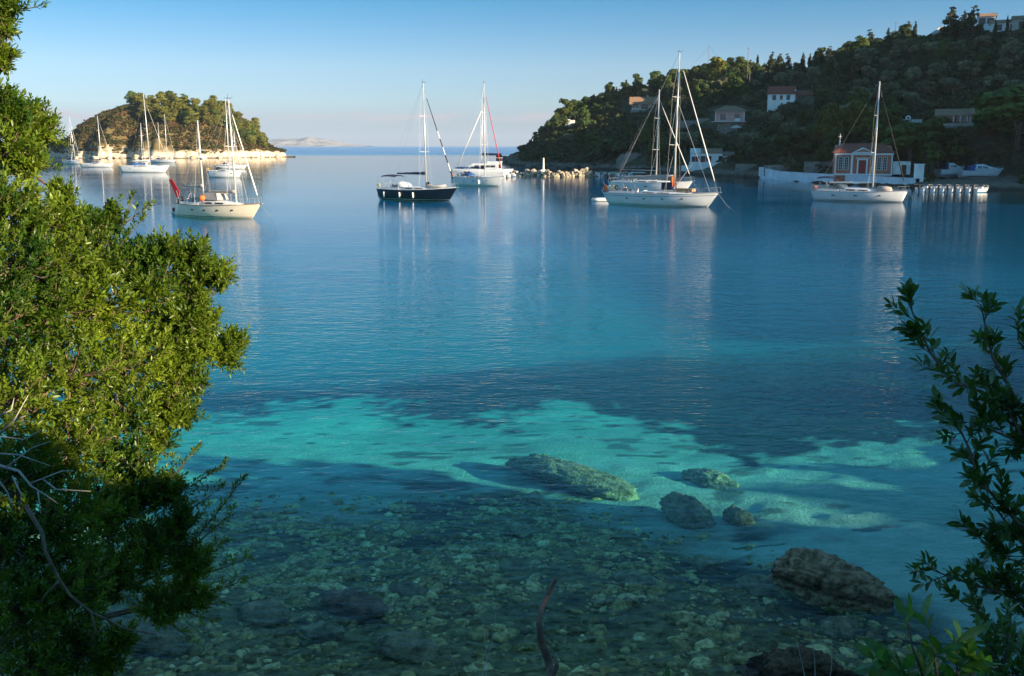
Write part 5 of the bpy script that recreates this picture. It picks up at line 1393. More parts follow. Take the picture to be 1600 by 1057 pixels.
for x in (-3.6, -2.2, -.8, .8): MB().box((x, 2.62, 2.75), (1.1, .06, .5)).build("cabin_window", M_BLACK, ct); MB().box((x, -2.62, 2.75), (1.1, .06, .5)).build("cabin_window", M_BLACK, ct)
MB().box((-4.83, .4, 2.7), (.06, 2.4, 1.1)).build("saloon_door", M_BLACK, ct)
MB().box((-3.4, 0, 4.9), (3.6, 3.6, .12)).tube([(-5, 1.6, 3.5), (-5, 1.6, 4.9)], .04, 5).tube([(-5, -1.6, 3.5), (-5, -1.6, 4.9)], .04, 5).tube([(-1.8, 1.6, 3.5), (-1.8, 1.6, 4.9)], .04, 5).tube([(-1.8, -1.6, 3.5), (-1.8, -1.6, 4.9)], .04, 5).build("flybridge_top", M_GREYC, ct)
MB().box((-3.4, 0, 3.75), (3.4, 3.2, .5)).build("flybridge", M_GEL, ct)
b = MB()
for sy in (1, -1):
    for x in (-6.5, -5, 3, 5, 7): b.tube([(x, sy * 3.9, 1.9), (x, sy * 3.9, 2.6)], .02, 4)
    b.tube([(-6.5, sy * 3.9, 2.6), (7, sy * 3.9, 2.7)], .015, 4)
b.build("guard_rail", M_STEEL, ct)
Hc = at(752, 162, p.y).z
MB().tube([(.2, 0, 3.2), (-.3, 0, Hc)], [.16, .12], 8).build("mast", M_ALU, ct, True)
MB().tube([(6.8, 0, 2.2), (0.0, 0, Hc * .9)], .10, 6).build("furled_jib", M_SAIL, ct, True)
MB().tube([(.1, 0, 5.6), (-5.5, 0, 5.6)], .10, 6).tube([(-.2, 0, 5.9), (-5.2, 0, 5.8)], .25, 6).build("boom", M_NAVYC, ct)
b = MB()
for sy in (1, -1): b.tube([(0, sy * 3.6, 2), (-.1, sy * 1.0, Hc * .55), (-.3, 0, Hc * .95)], .02, 4)
b.build("shrouds", M_STEEL, ct)
inflatable("tender hanging across the catamaran's stern", p + Vector((8.6, -1.6, 1.1)), 3.0, R(80))

# big white yacht and the one behind it
sailboat("large white yacht with tall mast, longest in the bay, orange lifebuoy on its mast", gp(1034, 321), 16.8, R(-36), fb=1.5, hull=M_GEL, boot=M_ANTIF, masts=((.605, 18.2, 2),), boom=M_GREYC, jib=M_SAIL, ports=4, portw=.34, dodger=None, jibtop=.95,
         ring=M_ORANGE, stripe=M_STRIPE, lean=-.012, boomlen=.52, sailcover=.30, boomh=3.0, kw=dict(full=.72, rake=.10, tr=.05), name="sailboat", coach=.8)
by = [o for o in COL.objects if o.get('label', '').startswith("large white yacht")][0]
MB().tube([(16.8 * .10, -.35, 2.6), (16.8 * .10, -.35, 3.9)], .30, 8).build("horseshoe_buoy", M_ORANGE, by, True)
MB().box((16.8 * .06, 0, 2.6), (1.6, 1.4, 1.0)).build("folded_canvas", M_NAVYC, by)
MB().box((16.8 * .21, 0, 2.15), (2.4, 1.2, .42)).build("deck_locker", M_TEAK, by)
MB().tube([(16.8 * .10, 0, 2.2), (16.8 * .26, 0, 5.6)], .06, 6).tube([(16.8 * .42, 0, 2.0), (16.8 * .12, 0, 13.6)], .03, 5).build("inner_stay", M_STEEL, by)
for q in range(4): MB().torus((-16.8 * (.47 - q * .035), -1.75, 2.3), .25, .08, 'y', 12, 5).build("life_ring", [M_ORANGE, M_TRIM, M_YELLOW, M_BLACK][q], by, True)
sailboat("white yacht with black boom cover moored just behind the largest yacht", gp(1018, 300.5), 15.5, R(-33), fb=1.6, hull=M_GEL, boot=M_BLUEB, masts=((.55, 15.5, 2),), boom=M_BLACKC, jib=M_SAIL, ports=3, dodger=None, ring=None, lean=-.012, boomlen=.42, boomh=3.2, jibtop=.88, rails=True)
inflatable("white tender with outboard trailing behind the largest yacht", gp(942, 314.5), 3.4, R(-6), tubem=M_TRIM)
sailboat("white sloop with dark furled jib nearest the chapel sea wall", gp(1343, 314.5), 13.4, R(-35), fb=1.35, hull=M_GEL, boot=M_ANTIF, masts=((.63, 15.3, 2),), boom=None, jib=M_BLACKC, ports=3, bimini=M_NAVYC, dodger=M_CLEAR, ring=M_ORANGE, lean=.0, kw=dict(full=.92, rake=.05, tr=.03), bowh=.22, coach=1.2)
ry = [o for o in COL.objects if o.get('label', '').startswith("white sloop with dark furled")][0]
MB().tube([(-4.6, 0, 2.6), (1.6, 0, 2.75)], .12, 6).build("boom", M_TRIM, ry)
rings = [[(x, y_ * w_, 1.55 + h_ * c_) for y_, c_ in ((-1, 0), (-.7, .8), (0, 1), (.7, .8), (1, 0))] for x, w_, h_ in ((2.4, .7, .35), (2.6, .95, .75), (3.6, .95, .72), (4.3, .8, .60), (4.5, .4, .2))]
MB().loft(rings).build("upturned_tender", M_GREYC, ry, True)

# yachts off the islet
def far_yacht(label, x, y, L, head, mx_top, my_top, mt=.58, lean=None, **kw):
    p = gp(x, y); mast_h = at(mx_top, my_top, p.y).z - 1.7
    q = p + Vector((L * (mt - .5) * math.cos(head), L * (mt - .5) * math.sin(head), 0))
    xt = at(mx_top, my_top, q.y).x; ln = (q.x - xt) / mast_h / max(.3, math.cos(head))
    k = dict(masts=((mt, mast_h, 2),), detail=False, ports=2, lean=ln, extras=False, boot=M_ANTIF, group="sailing yachts anchored off the islet")
    k.update(kw); return sailboat(label, p, L, head, **k)
far_yacht("leftmost small white yacht off the islet's left beach with dark canopy", 114, 256.5, 12.5, R(-35), 106, 180, .66, bimini=M_NAVYC)
far_yacht("white yacht second from the left off the islet", 153, 261.5, 13.5, R(-12), 152, 180, .62)
far_yacht("larger white yacht with the tallest mast off the middle of the islet", 228, 269.5, 16.0, R(-10), 224, 150, .60, dodger=M_BLUEC, boom=M_SAIL, sailcover=.25, masts=((.60, at(224, 150, gp(228, 269).y).z - 1.7, 3),), fb=1.7)
far_yacht("small white yacht half hidden behind the tallest masted islet yacht", 223, 261, 13.0, R(-60), 222, 192, .5)
far_yacht("white yacht with two masts moored behind the tallest masted islet yacht", 256, 254.5, 14.5, R(-20), 257, 178, .64, masts=((.64, at(257, 178, gp(256, 254.5).y).z - 1.7, 1), (.36, at(249, 191, gp(256, 254.5).y).z - 1.7, 1)), boom=M_SAIL)
far_yacht("white yacht with dark sprayhood right behind the cream ketch's main mast", 353, 277.5, 9.8, R(-18), 352, 156, .62, boom=M_SAIL, dodger=M_BLACKC, fb=1.5)
far_yacht("grey white yacht farther behind the cream ketch, mast lost in the rigging", 362, 264.5, 11.5, R(-8), 367, 205, .55, boom=M_GREYC)

# ------------------------------------------------------------------ motor boats
def motorboat(label, loc, L, head, B=None, fb=.9, cabin=True, hull=None, bottom=M_BLUEB, canvas=M_BLUEC, name="motorboat", group=None, outboard=False, stands=False, bowh=.5):
    B = B or L * .32; o = empty(name, loc, head, label, "motorboat", group); k = dict(bowh=bowh, full=.92, rake=.14, tr=-.01, draft=.7)
    make_hull(o, L, B, fb, hull or M_GEL, bottom, .12, **k)
    S_ = lambda t: sheer(L, B, fb, t, **k)
    X = lambda t: L * (t - .5)
    if cabin:
        rings = []
        for t, h, w in ((.30, 1.05, .78), (.34, 1.30, .78), (.52, 1.35, .76), (.64, .80, .70), (.80, .32, .55), (.88, .05, .4)):
            yy = S_(t)[1] * w; zz = S_(t)[2]; rings.append([(X(t), yy, zz - .05), (X(t), yy * .86, zz + h * .95), (X(t), 0, zz + h * 1.06), (X(t), -yy * .86, zz + h * .95), (X(t), -yy, zz - .05)])
        MB().loft(rings).build("cabin", M_GEL, o, True)
        for sy in (1, -1):
            for (t0, t1) in ((.36, .45), (.47, .60)):
                b = MB()
                for t in (t0, t1):
                    h = np.interp(t, [.30, .34, .52, .64, .80], [1.05, 1.3, 1.35, .8, .32]); w = S_(t)[1] * .77; zz = S_(t)[2]
                    b.v += [(X(t), sy * (w * .955 + .02), zz + h * .40), (X(t), sy * (w * .90 + .02), zz + h * .78)]
                b.f = [(0, 2, 3, 1)] if sy < 0 else [(1, 3, 2, 0)]
                b.build("cabin_window", M_CLEAR, o)
        z = S_(.2)[2]
        MB().loft([[(X(.18), -B * .36, z), (X(.18), B * .36, z), (X(.20), B * .32, z + 1.0), (X(.20), -B * .32, z + 1.0)], [(X(.30), -B * .37, z), (X(.30), B * .37, z), (X(.32), B * .33, z + 1.3), (X(.32), -B * .33, z + 1.3)]]).build("canvas_cover", canvas, o)
        MB().tube([(X(.40), 0, z + 1.4), (X(.36), 0, z + 2.0)], .03, 4).box((X(.36), 0, z + 1.7), (.1, .8, .06)).build("aerial_arch", M_STEEL, o)
    else:
        MB().box((X(.45), 0, fb + .12), (L * .10, B * .5, .5)).build("console", M_GEL, o)
        MB().box((X(.48), 0, fb + .52), (.06, B * .5, .4)).build("windscreen", M_CLEAR, o)
        MB().box((X(.22), 0, fb * .95), (L * .1, B * .75, .18)).build("seat", canvas, o)
    if outboard: MB().box((X(-.03), 0, fb + .25), (.42, .34, .6), taper=.8).box((X(-.02), 0, fb * .2), (.2, .14, 1.1)).build("outboard_motor", M_BLACK, o)
    b = MB(); pts = []
    for t in (.62, .74, .86, .97): x, y, z = S_(t); b.tube([(x, -y * .9, z), (x, -y * .9, z + .4)], .018, 4); b.tube([(x, y * .9, z), (x, y * .9, z + .4)], .018, 4); pts.append((x, y * .9, z + .4))
    b.tube(pts + [(x, -y, z) for x, y, z in reversed(pts)], .018, 4); b.build("bow_rail", M_STEEL, o)
    if stands:
        for t in (.2, .5, .75):
            MB().box((X(t), 0, -1.0), (.25, B * .7, .9)).build("cradle", M_DARKWOOD, o)
    return o
for (x0, x1, y, fbp, lb, cv, hd) in ((1462, 1508, 280, 6, "white motor cruiser with blue bottom beached left of the bigger one", M_NAVYC, 8), (1500, 1566, 282, 7, "larger white motor cruiser with blue canvas beached on the slipway", M_BLUEC, -6)):
    D = 219.0 if x0 == 1462 else 214.0; p0, p1 = at(x0, y, D), at(x1, y, D); Lb = (p1 - p0).length * .98
    m_ = (p0 + p1) / 2; m_.z = 1.75 if x0 == 1462 else 1.6
    motorboat(lb, m_, Lb, R(hd), fb=1.15, canvas=cv, bottom=M_BLUEB if x0 == 1462 else M_ANTIF, stands=True, group="motorboats on the slipway", B=3.0)
for k in range(7):
    x = 1447 + k * 14.2; p = gp(x, 299.5 + .2 * k)
    motorboat(["first small hire boat from the sea wall, white with blue seat", "second small hire boat from the sea wall", "third small hire boat from the sea wall", "middle small hire boat of the seven moored in a row", "fifth small hire boat from the sea wall, with yellow seat", "sixth small hire boat from the sea wall, with bright blue cover", "seventh small hire boat, farthest from the sea wall"][k],
              p, 4.6, R(38 + rnd.uniform(-6, 6)), fb=.6, cabin=False, bottom=M_BLUEB, canvas=[M_BLUEC, M_BLUEC, M_GREYC, M_BLUEC, M_YELLOW, M_BLUEC, M_GREYC][k], group="hire boats moored in a row", outboard=True, hull=M_GEL, bowh=.35, B=1.8)
p0 = gp(1440, 297); pn = gp(1545, 299)
jt = empty("jetty", p0 + Vector((0, 4.2, 0)), 0, "low timber jetty behind the row of hire boats", "jetty")
dv = pn - p0
for k in range(6):
    q = dv * (k / 5); MB().box((q.x, q.y, .15), (.25, .25, 1.6)).build("post", M_DARKWOOD, jt)
    if k < 5: MB().box((q.x + dv.x / 10, q.y + dv.y / 10, .85), (dv.length / 5 - .5, 1.2, .12), rz=math.atan2(dv.y, dv.x)).build("deck_section", M_STONE, jt)
for k, (x, y, L, lb) in enumerate([(908, 275.5, 6.4, "white open motorboat moored at the breakwater"), (935, 276, 4.6, "small boat with tilted outboard just right of the white open boat"), (950, 276.2, 4.6, "small dark boat between others at the breakwater berths"), (966, 276.5, 4.8, "white small boat right of the dark one at the breakwater"), (982, 276.8, 4.8, "rightmost small boat at the breakwater berths")]):
    motorboat(lb, gp(x, y), L, R([170, 100, 80, 95, 75][k]), fb=.6, cabin=False, bottom=M_ANTIF, canvas=M_NAVYC, group="small boats berthed at the breakwater", outboard=True, hull=M_GEL if k != 2 else M_NAVY, bowh=.3)
p0 = gp(920, 273.5); jt = MB().box((0, 0, .55), (16, 1.6, .25)).build("jetty", M_WHITE2, loc=p0 + Vector((8, 3, 0))); tag(jt, "pale flat jetty running from the breakwater boulders to the right", "jetty")
# a gull in the air at the far left
g_ = empty("seagull", at(93, 173, 300), R(20), "small dark gull gliding in the sky above the leftmost yacht", "gull")
b = MB().loft([[(-.28, 0, 0), (-.27, .02, .01), (-.27, -.02, .01)], [(-.05, 0, -.06), (-.05, .07, .03), (-.05, -.07, .03)], [(.15, 0, -.05), (.15, .05, .04), (.15, -.05, .04)], [(.30, 0, 0), (.30, .01, .01), (.30, -.01, .01)]]); b.build("body", M_GREYC, g_, True)
for sy in (1, -1): MB().add([(-.1, sy * .05, .02), (.12, sy * .05, .02), (.14, sy * .4, .16), (-.04, sy * .42, .16), (-.12, sy * .75, .08), (-.1, sy * .05, .04), (.12, sy * .05, .04), (.14, sy * .4, .18), (-.04, sy * .42, .18), (-.12, sy * .75, .09)], [(0, 1, 2, 3), (8, 7, 6, 5), (3, 2, 4), (9, 7, 8)]).build("wing", M_GREYC, g_)

# ------------------------------------------------------------------ stones and boulders on the near sea bed
def island_mat(name, stops, rough=.9, bump=.02, bscale=18, nscale=7):
    """rock whose shade differs from stone to stone, mottled with algae"""
    m, n, l = new_mat(name)
    out = n.new("ShaderNodeOutputMaterial"); b = n.new("ShaderNodeBsdfPrincipled"); l.new(b.outputs[0], out.inputs[0])
    b.inputs['Roughness'].default_value = rough; b.inputs['Specular IOR Level'].default_value = .2
    g = n.new("ShaderNodeNewGeometry"); oi = n.new("ShaderNodeObjectInfo"); tc = n.new("ShaderNodeTexCoord")
    ad = n.new("ShaderNodeMath"); ad.operation = 'ADD'; l.new(g.outputs['Random Per Island'], ad.inputs[0]); l.new(oi.outputs['Random'], ad.inputs[1])
    fr = n.new("ShaderNodeMath"); fr.operation = 'FRACT'; l.new(ad.outputs[0], fr.inputs[0])
    r = n.new("ShaderNodeValToRGB")
    for k, (p, c) in enumerate(stops):
        e = r.color_ramp.elements[k] if k < 2 else r.color_ramp.elements.new(p)
        e.position = p; e.color = c4(c)
    l.new(fr.outputs[0], r.inputs[0])
    t = n.new("ShaderNodeTexNoise"); t.inputs['Scale'].default_value = nscale; t.inputs['Detail'].default_value = 7; t.inputs['Roughness'].default_value = .7
    l.new(g.outputs['Position'], t.inputs['Vector'])
    r2 = n.new("ShaderNodeValToRGB"); r2.color_ramp.elements[0].position = .38; r2.color_ramp.elements[1].position = .62
    r2.color_ramp.elements[0].color = (.32, .34, .26, 1); r2.color_ramp.elements[1].color = (1.35, 1.3, 1.15, 1)
    l.new(t.outputs[0], r2.inputs[0])
    mx = n.new("ShaderNodeMix"); mx.data_type = 'RGBA'; mx.blend_type = 'MULTIPLY'; mx.inputs[0].default_value = 1
    l.new(r.outputs[0], mx.inputs[6]); l.new(r2.outputs[0], mx.inputs[7])
    sz_ = n.new("ShaderNodeSeparateXYZ"); l.new(g.outputs['Position'], sz_.inputs[0])
    wz = n.new("ShaderNodeMath"); wz.operation = 'MULTIPLY_ADD'; wz.inputs[1].default_value = .16; wz.inputs[2].default_value = -.08; l.new(t.outputs[0], wz.inputs[0])
    w2 = n.new("ShaderNodeMath"); w2.operation = 'ADD'; l.new(sz_.outputs[2], w2.inputs[0]); l.new(wz.outputs[0], w2.inputs[1])
    wr = n.new("ShaderNodeValToRGB")                       # the wet, weedy band at the waterline
    for k, (p, v) in enumerate(((.0, 1.0), (1.0, 1.0), (.46, 1.0), (.49, .35), (.53, .35), (.60, 1.0))):
        e = wr.color_ramp.elements[k] if k < 2 else wr.color_ramp.elements.new(p)
        e.position = p; e.color = (v, v, v * .95, 1)
    wm = n.new("ShaderNodeMapRange"); wm.inputs['From Min'].default_value = -1; wm.inputs['From Max'].default_value = 1; l.new(w2.outputs[0], wm.inputs['Value']); l.new(wm.outputs[0], wr.inputs[0])
    m3 = n.new("ShaderNodeMix"); m3.data_type = 'RGBA'; m3.blend_type = 'MULTIPLY'; m3.inputs[0].default_value = 1
    l.new(mx.outputs[2], m3.inputs[6]); l.new(wr.outputs[0], m3.inputs[7]); l.new(m3.outputs[2], b.inputs['Base Color'])
    t2 = n.new("ShaderNodeTexNoise"); t2.inputs['Scale'].default_value = bscale; t2.inputs['Detail'].default_value = 6; l.new(g.outputs['Position'], t2.inputs['Vector'])
    bp = n.new("ShaderNodeBump"); bp.inputs['Distance'].default_value = bump; l.new(t2.outputs[0], bp.inputs['Height']); l.new(bp.outputs[0], b.inputs['Normal'])
    return m
M_STONES = island_mat("sea_bed_stone", [(0, (.13, .09, .035)), (1, (.70, .55, .30)), (.45, (.34, .25, .105)), (.88, (.46, .35, .17))])
M_BOULD = island_mat("boulder_rock", [(0, (.17, .14, .09)), (1, (.27, .23, .15))], nscale=3.8, bscale=14, bump=.05)
M_BOULD_T = island_mat("wet_layered_rock", [(0, (.26, .165, .11)), (1, (.36, .25, .18))], nscale=5.0, bscale=16, bump=.06)
M_BOULD_D = island_mat("dark_weedy_rock", [(0, (.12, .07, .05)), (1, (.20, .12, .08))], nscale=4.0, bscale=14, bump=.05)
stemps = [stone_mesh(300 + k, 2, .35, .42) for k in range(7)]
g = np.random.default_rng(77)
N_ST = 21000
SX = g.uniform(-16, 13, N_ST * 2); SY_ = 12.4 + 15.5 * g.random(N_ST * 2) ** .85
sz = bed_z(SX, SY_)
spx, spy = proj(np.stack([SX, SY_, sz], 1))
sre = np.interp(spx, [q[0] for q in RUBBLE_EDGE], [q[1] for q in RUBBLE_EDGE])
clus = fbm(SX * .9, SY_ * .9, 5, 4, 91)
prob = np.clip((spy - sre + 10) / 130, 0, 1) * np.clip((clus - .36) * 5, .12, 1)
ok = (g.random(len(SX)) < prob) & (spx > -60) & (spx < 1660) & (spy < 1130)
SX, SY_, sz = SX[ok][:N_ST], SY_[ok][:N_ST], sz[ok][:N_ST]
ssz = .035 + .06 * g.random(len(SX)) + .24 * g.random(len(SX)) ** 8
order = np.argsort(-ssz / np.hypot(SX, SY_)); SX, SY_, sz, ssz = SX[order], SY_[order], sz[order], ssz[order]
which = g.integers(0, 7, len(SX)); RM = rand_rot(len(SX), g)
tilt = frames(np.stack([np.cos(g.random(len(SX)) * 6.28), np.sin(g.random(len(SX)) * 6.28), g.normal(0, .22, len(SX))], 1))
smesh = [mesh_np("stone", v, f, M_STONES) for v, f in stemps]
for k in range(300):
    o = link("stone", smesh[which[k]], seabed)
    M = Matrix([list(map(float, tilt[k][i] * ssz[k])) + [0] for i in range(3)] + [[0, 0, 0, 1]])
    M.translation = (float(SX[k]), float(SY_[k]), float(sz[k] - ssz[k] * .02)); o.matrix_local = M
Vs, Fs, off = [], [], 0
stiny = [stone_mesh(330 + k, 1, .35, .45) for k in range(7)]
for t in range(14):
    k = np.nonzero((which == t % 7) & (np.arange(len(SX)) >= 300) & ((ssz < .085) == (t >= 7)))[0]
    v, f = scatter_np(*(stemps[t] if t < 7 else stiny[t - 7]), tilt[k] * ssz[k][:, None, None], np.stack([SX[k], SY_[k], sz[k] - ssz[k] * .02], 1))
    Vs.append(v); Fs.append(f + off); off += len(v)
o = link("rubble", mesh_np("rubble", np.concatenate(Vs), np.concatenate(Fs), M_STONES)); tag(o, "small brown and olive stones covering the shallow sea bed", "rubble", kind='stuff')

def boulder(label, A, C, wid, hgt, z, seed, m, layers=0.0, sub=5, rough=.5, group=None):
    """long rock from A to C (world points), wid across, hgt high, centre height z"""
    import bmesh
    bm = bmesh.new(); bmesh.ops.create_icosphere(bm, subdivisions=sub, radius=1.0)
    V = np.array([v.co[:] for v in bm.verts]); F = np.array([[v.index for v in f.verts] for f in bm.faces]); bm.free()
    gg = np.random.default_rng(seed); o_ = gg.random(3) * 50
    for _ in range(7):
        nn = gg.normal(size=3) * np.array([1, 1, .7]); nn /= np.linalg.norm(nn); h = .6 + .25 * gg.random()
        d = V @ nn; V = V - np.outer(np.clip(d - h, 0, None) * .8, nn)
    L = (C - A).length / 2
    S = np.array([L, wid / 2, hgt / 2])
    P = V * S
    nn = fbm(P[:, 0] * 1.3 + o_[0], P[:, 1] * 1.3 + o_[1], P[:, 2] * 1.3 + o_[2], 5, seed) - .5
    rg = 1 - np.abs(fbm(P[:, 0] * 3.5 + o_[1], P[:, 1] * 3.5, P[:, 2] * 3.5, 4, seed + 3) - .5) * 4
    P = P * (1 + nn * rough)[:, None] + V * (rg * .05 * min(wid, 1.5))[:, None]
    fine = fbm(P[:, 0] * 11, P[:, 1] * 11, P[:, 2] * 11, 3, seed + 9) - .5
    P = P + V * (fine * .16)[:, None]
    if layers:
        ph = (P[:, 2] * 1.0 + P[:, 1] * .55 + nn * .5) / layers
        ph = ph + (fbm(P[:, 0] * 2.2, P[:, 1] * 2.2, P[:, 2] * 2.2, 4, seed + 5) - .5) * 3.2
        st = np.abs((ph % 1) - .5) * 2
        P = P + V * ((st ** .5 - .7) * layers * .45)[:, None] * np.array([1, 1, .35])
    me = mesh_np("boulder", P, F, m)
    o = link("boulder", me, None, ((A + C) / 2).to_tuple()); o.location.z = z
    o.rotation_euler = (0, 0, math.atan2(C.y - A.y, C.x - A.x))
    return tag(o, label, "boulder", group)
def bz(p): return float(bed_z(np.array([p.x]), np.array([p.y]))[0])
boulder("large layered brown boulder rising above the water at lower right", gp(1192, 873), gp(1408, 948), 1.1, .80, .0, 401, M_BOULD_T, .16, 6, .55)
boulder("dark weedy boulder at the bottom edge below the layered one", gp(1165, 1040), gp(1345, 1050), 1.2, .9, -.22, 402, M_BOULD_D, .12, 6, .6)
for lb, x0, y0, x1, y1, w, h, up, mm, sd, ly in [
    ("long pale submerged slab in the turquoise water near the centre", 806, 738, 990, 780, 2.1, 1.2, .35, M_BOULD, 411, .14),
    ("deep submerged rock right of the long pale slab", 1080, 742, 1146, 766, 1.3, .8, .0, M_BOULD, 412, .12),
    ("round pale submerged boulder below the deep one", 1045, 800, 1106, 826, 1.3, 1.2, .3, M_BOULD, 413, 0),
    ("small greenish submerged boulder right of the round pale one", 1132, 812, 1172, 822, .8, .7, .2, M_BOULD, 414, 0),
    ("small pale submerged boulder by itself left of centre", 793, 836, 827, 842, .55, .6, .25, M_BOULD, 415, 0),
    ("greenish submerged stone under the long slab's left end", 818, 784, 846, 790, .5, .5, .2, M_BOULD, 416, 0),
    ("pale submerged boulder with white patch near the left tree", 372, 962, 448, 975, .9, .7, .25, M_BOULD, 417, .08),
    ("dark flat boulder just under the surface left of the dead stick", 512, 955, 602, 975, .9, .75, .3, M_BOULD_D, 418, .10),
    ("brown submerged boulder just below the dark flat one", 470, 992, 545, 1002, .6, .5, .2, M_BOULD, 419, 0),
    ("broad brown submerged slab near the bottom edge left of the stick", 596, 1018, 690, 1030, .8, .5, .2, M_BOULD, 420, .08),
    ("pale submerged boulder between the layered and the dark weedy boulders", 1278, 990, 1342, 996, .7, .6, .2, M_BOULD, 421, 0),
    ("submerged brown boulder left of the layered one", 1145, 920, 1218, 935, .8, .6, .2, M_BOULD, 422, .08),
    ("submerged boulder right of the dead stick's tip", 1082, 885, 1122, 895, .6, .5, .2, M_BOULD, 423, 0),
    ("pale rock in the bottom left corner under the tree branches", 180, 1000, 290, 1030, 1.2, .9, .35, M_BOULD, 424, .08),
    ("second pale rock at the bottom left edge beside the tree", 60, 1020, 160, 1050, 1.2, .9, .35, M_BOULD, 425, .08),
    ("pale rock showing through the leaves at lower left", 215, 930, 262, 960, .9, .7, .3, M_BOULD, 426, 0),
    ("low greenish boulder in the rubble right of the dead stick", 960, 905, 1030, 918, .6, .45, .1, M_BOULD, 427, 0),
    ("low brown boulder in the rubble above the flat dark one", 610, 925, 665, 935, .5, .45, .12, M_BOULD, 428, 0)]:
    A, C = bed_hit(x0, y0), bed_hit(x1, y1); h *= .62; w *= .85; zc = (bz(A) + bz(C)) / 2 + up * .6
    boulder(lb, Vector((A.x, A.y, 0)), Vector((C.x, C.y, 0)), w, h, zc, sd, mm, ly, 5 if w > 1 else 4, .55, "boulders under the clear water")

# ------------------------------------------------------------------ near plants
LEAF_T = np.array([(0, 0, 0), (.30, .16, .045), (.70, .15, .03), (1, 0, -.06), (.70, -.15, .03), (.30, -.16, .045)])
LEAF_F = np.array([[0, 1, 2, 3], [0, 3, 4, 5]])
LEAF_T2 = np.array([(0, 0, 0), (.22, .13, .03), (.50, .19, .03), (.80, .13, -.02), (1, 0, -.10), (.80, -.13, -.02), (.50, -.19, .03), (.22, -.13, .03), (.35, 0, .0), (.68, 0, -.02)])
LEAF_F2 = [np.array([[0, 8, 2, 1], [8, 9, 3, 2], [0, 7, 6, 8], [8, 6, 5, 9]]), np.array([[9, 4, 3], [9, 5, 4]])]
def sprig_leaves(base, d, length, n, leaf, g, upb=.35, start=.15):
    """leaf frames along a twig: returns matrices, positions"""
    t = start + (1 - start) * (np.arange(n) + g.random(n) * .6) / n
    sag = np.array([0, 0, 1]) * (t ** 2 * .12 * length)[:, None]
    P = base + d * (t * length)[:, None] + sag
    a = np.arange(n) * 2.4 + g.random() * 6; u = np.cross(d, [0.1, .2, 1.0]); u /= np.linalg.norm(u); w = np.cross(d, u)
    side = u * np.cos(a)[:, None] + w * np.sin(a)[:, None]
    spread = np.where(t > .9, .45, .95)[:, None]
    D = d * .75 + side * spread + np.array([0, 0, upb]) + g.normal(0, .15, (n, 3))
    M = frames(D, g.normal(0, .6, n)) * (leaf * (.7 + .5 * g.random(n)) * np.where(t < .3, .8, 1))[:, None, None]
    return M, P
M_LEAF_L = leaf_mat("mastic_leaf", (.030, .10, .012), (.215, .32, .024), .42, .38, 1.1, (1.25, 1.2, .5), spec=.5)
M_LEAF_R = leaf_mat("laurel_leaf", (.035, .09, .02), (.08, .15, .032), .34, .28, 2.5, (1.3, 1.3, .5), spec=.6)
M_LEAF_B = leaf_mat("young_leaf", (.045, .13, .025), (.085, .19, .04), .42, .3, 2.5, (1.3, 1.3, .5), spec=.5)
M_TWIG = mat("twig_bark", (.09, .055, .035), .9, (.19, .13, .09), 14, .004, 60)
M_DEAD = mat("bleached_branch", (.28, .24, .21), .9, (.42, .38, .34), 10, .004, 50)
M_BURNT = mat("dark_stick_bark", (.05, .035, .028), .8, (.24, .15, .11), 9, .006, 30)

# lobes of foliage of the left tree: (px, py, radius in photo pixels, depth)
LOBES = [(8, 8, 20, 8.6), (0, 45, 20, 8.6), (2, 95, 17, 8.6), (5, 165, 28, 8.5), (32, 190, 42, 8.8), (62, 205, 28, 8.9), (15, 235, 50, 8.5), (45, 262, 24, 8.5), (0, 320, 62, 8.0), (50, 355, 52, 8.2), (100, 345, 34, 8.5),
 (96, 305, 14, 8.8), (135, 365, 34, 8.6), (172, 348, 20, 8.8), (90, 410, 60, 8.2), (20, 420, 75, 7.8), (165, 410, 44, 8.6), (225, 410, 34, 8.9), (262, 398, 28, 9.0), (300, 405, 30, 9.1), (335, 432, 30, 9.2), (300, 440, 36, 9.1),
 (235, 455, 50, 8.8), (165, 475, 62, 8.4), (80, 490, 80, 8.0), (0, 510, 90, 7.6), (290, 490, 40, 9.0), (318, 505, 26, 9.2), (255, 530, 50, 8.9), (300, 545, 36, 9.1), (352, 556, 26, 9.3), (368, 535, 14, 9.4), (200, 560, 66, 8.5), (110, 590, 90, 7.9),
 (20, 620, 90, 7.4), (270, 585, 38, 8.9), (298, 600, 24, 9.0), (285, 650, 24, 9.1), (255, 640, 36, 8.9), (248, 690, 24, 9.0), (190, 650, 62, 8.3), (110, 700, 85, 7.7), (20, 740, 90, 7.2), (195, 725, 50, 8.1), (225, 770, 40, 7.9),
 (175, 800, 60, 7.7), (90, 810, 85, 7.2), (10, 850, 90, 6.9), (262, 770, 26, 7.8), (275, 820, 30, 7.8), (240, 860, 44, 7.7), (300, 880, 34, 7.8), (300, 930, 32, 7.8), (255, 945, 38, 7.6), (185, 900, 48, 7.5), (110, 920, 80, 7.0), (30, 960, 80, 6.7), (120, 1020, 50, 7.0),
 (60, 1050, 60, 6.7), (190, 1000, 18, 7.2), (165, 1045, 18, 7.1)]
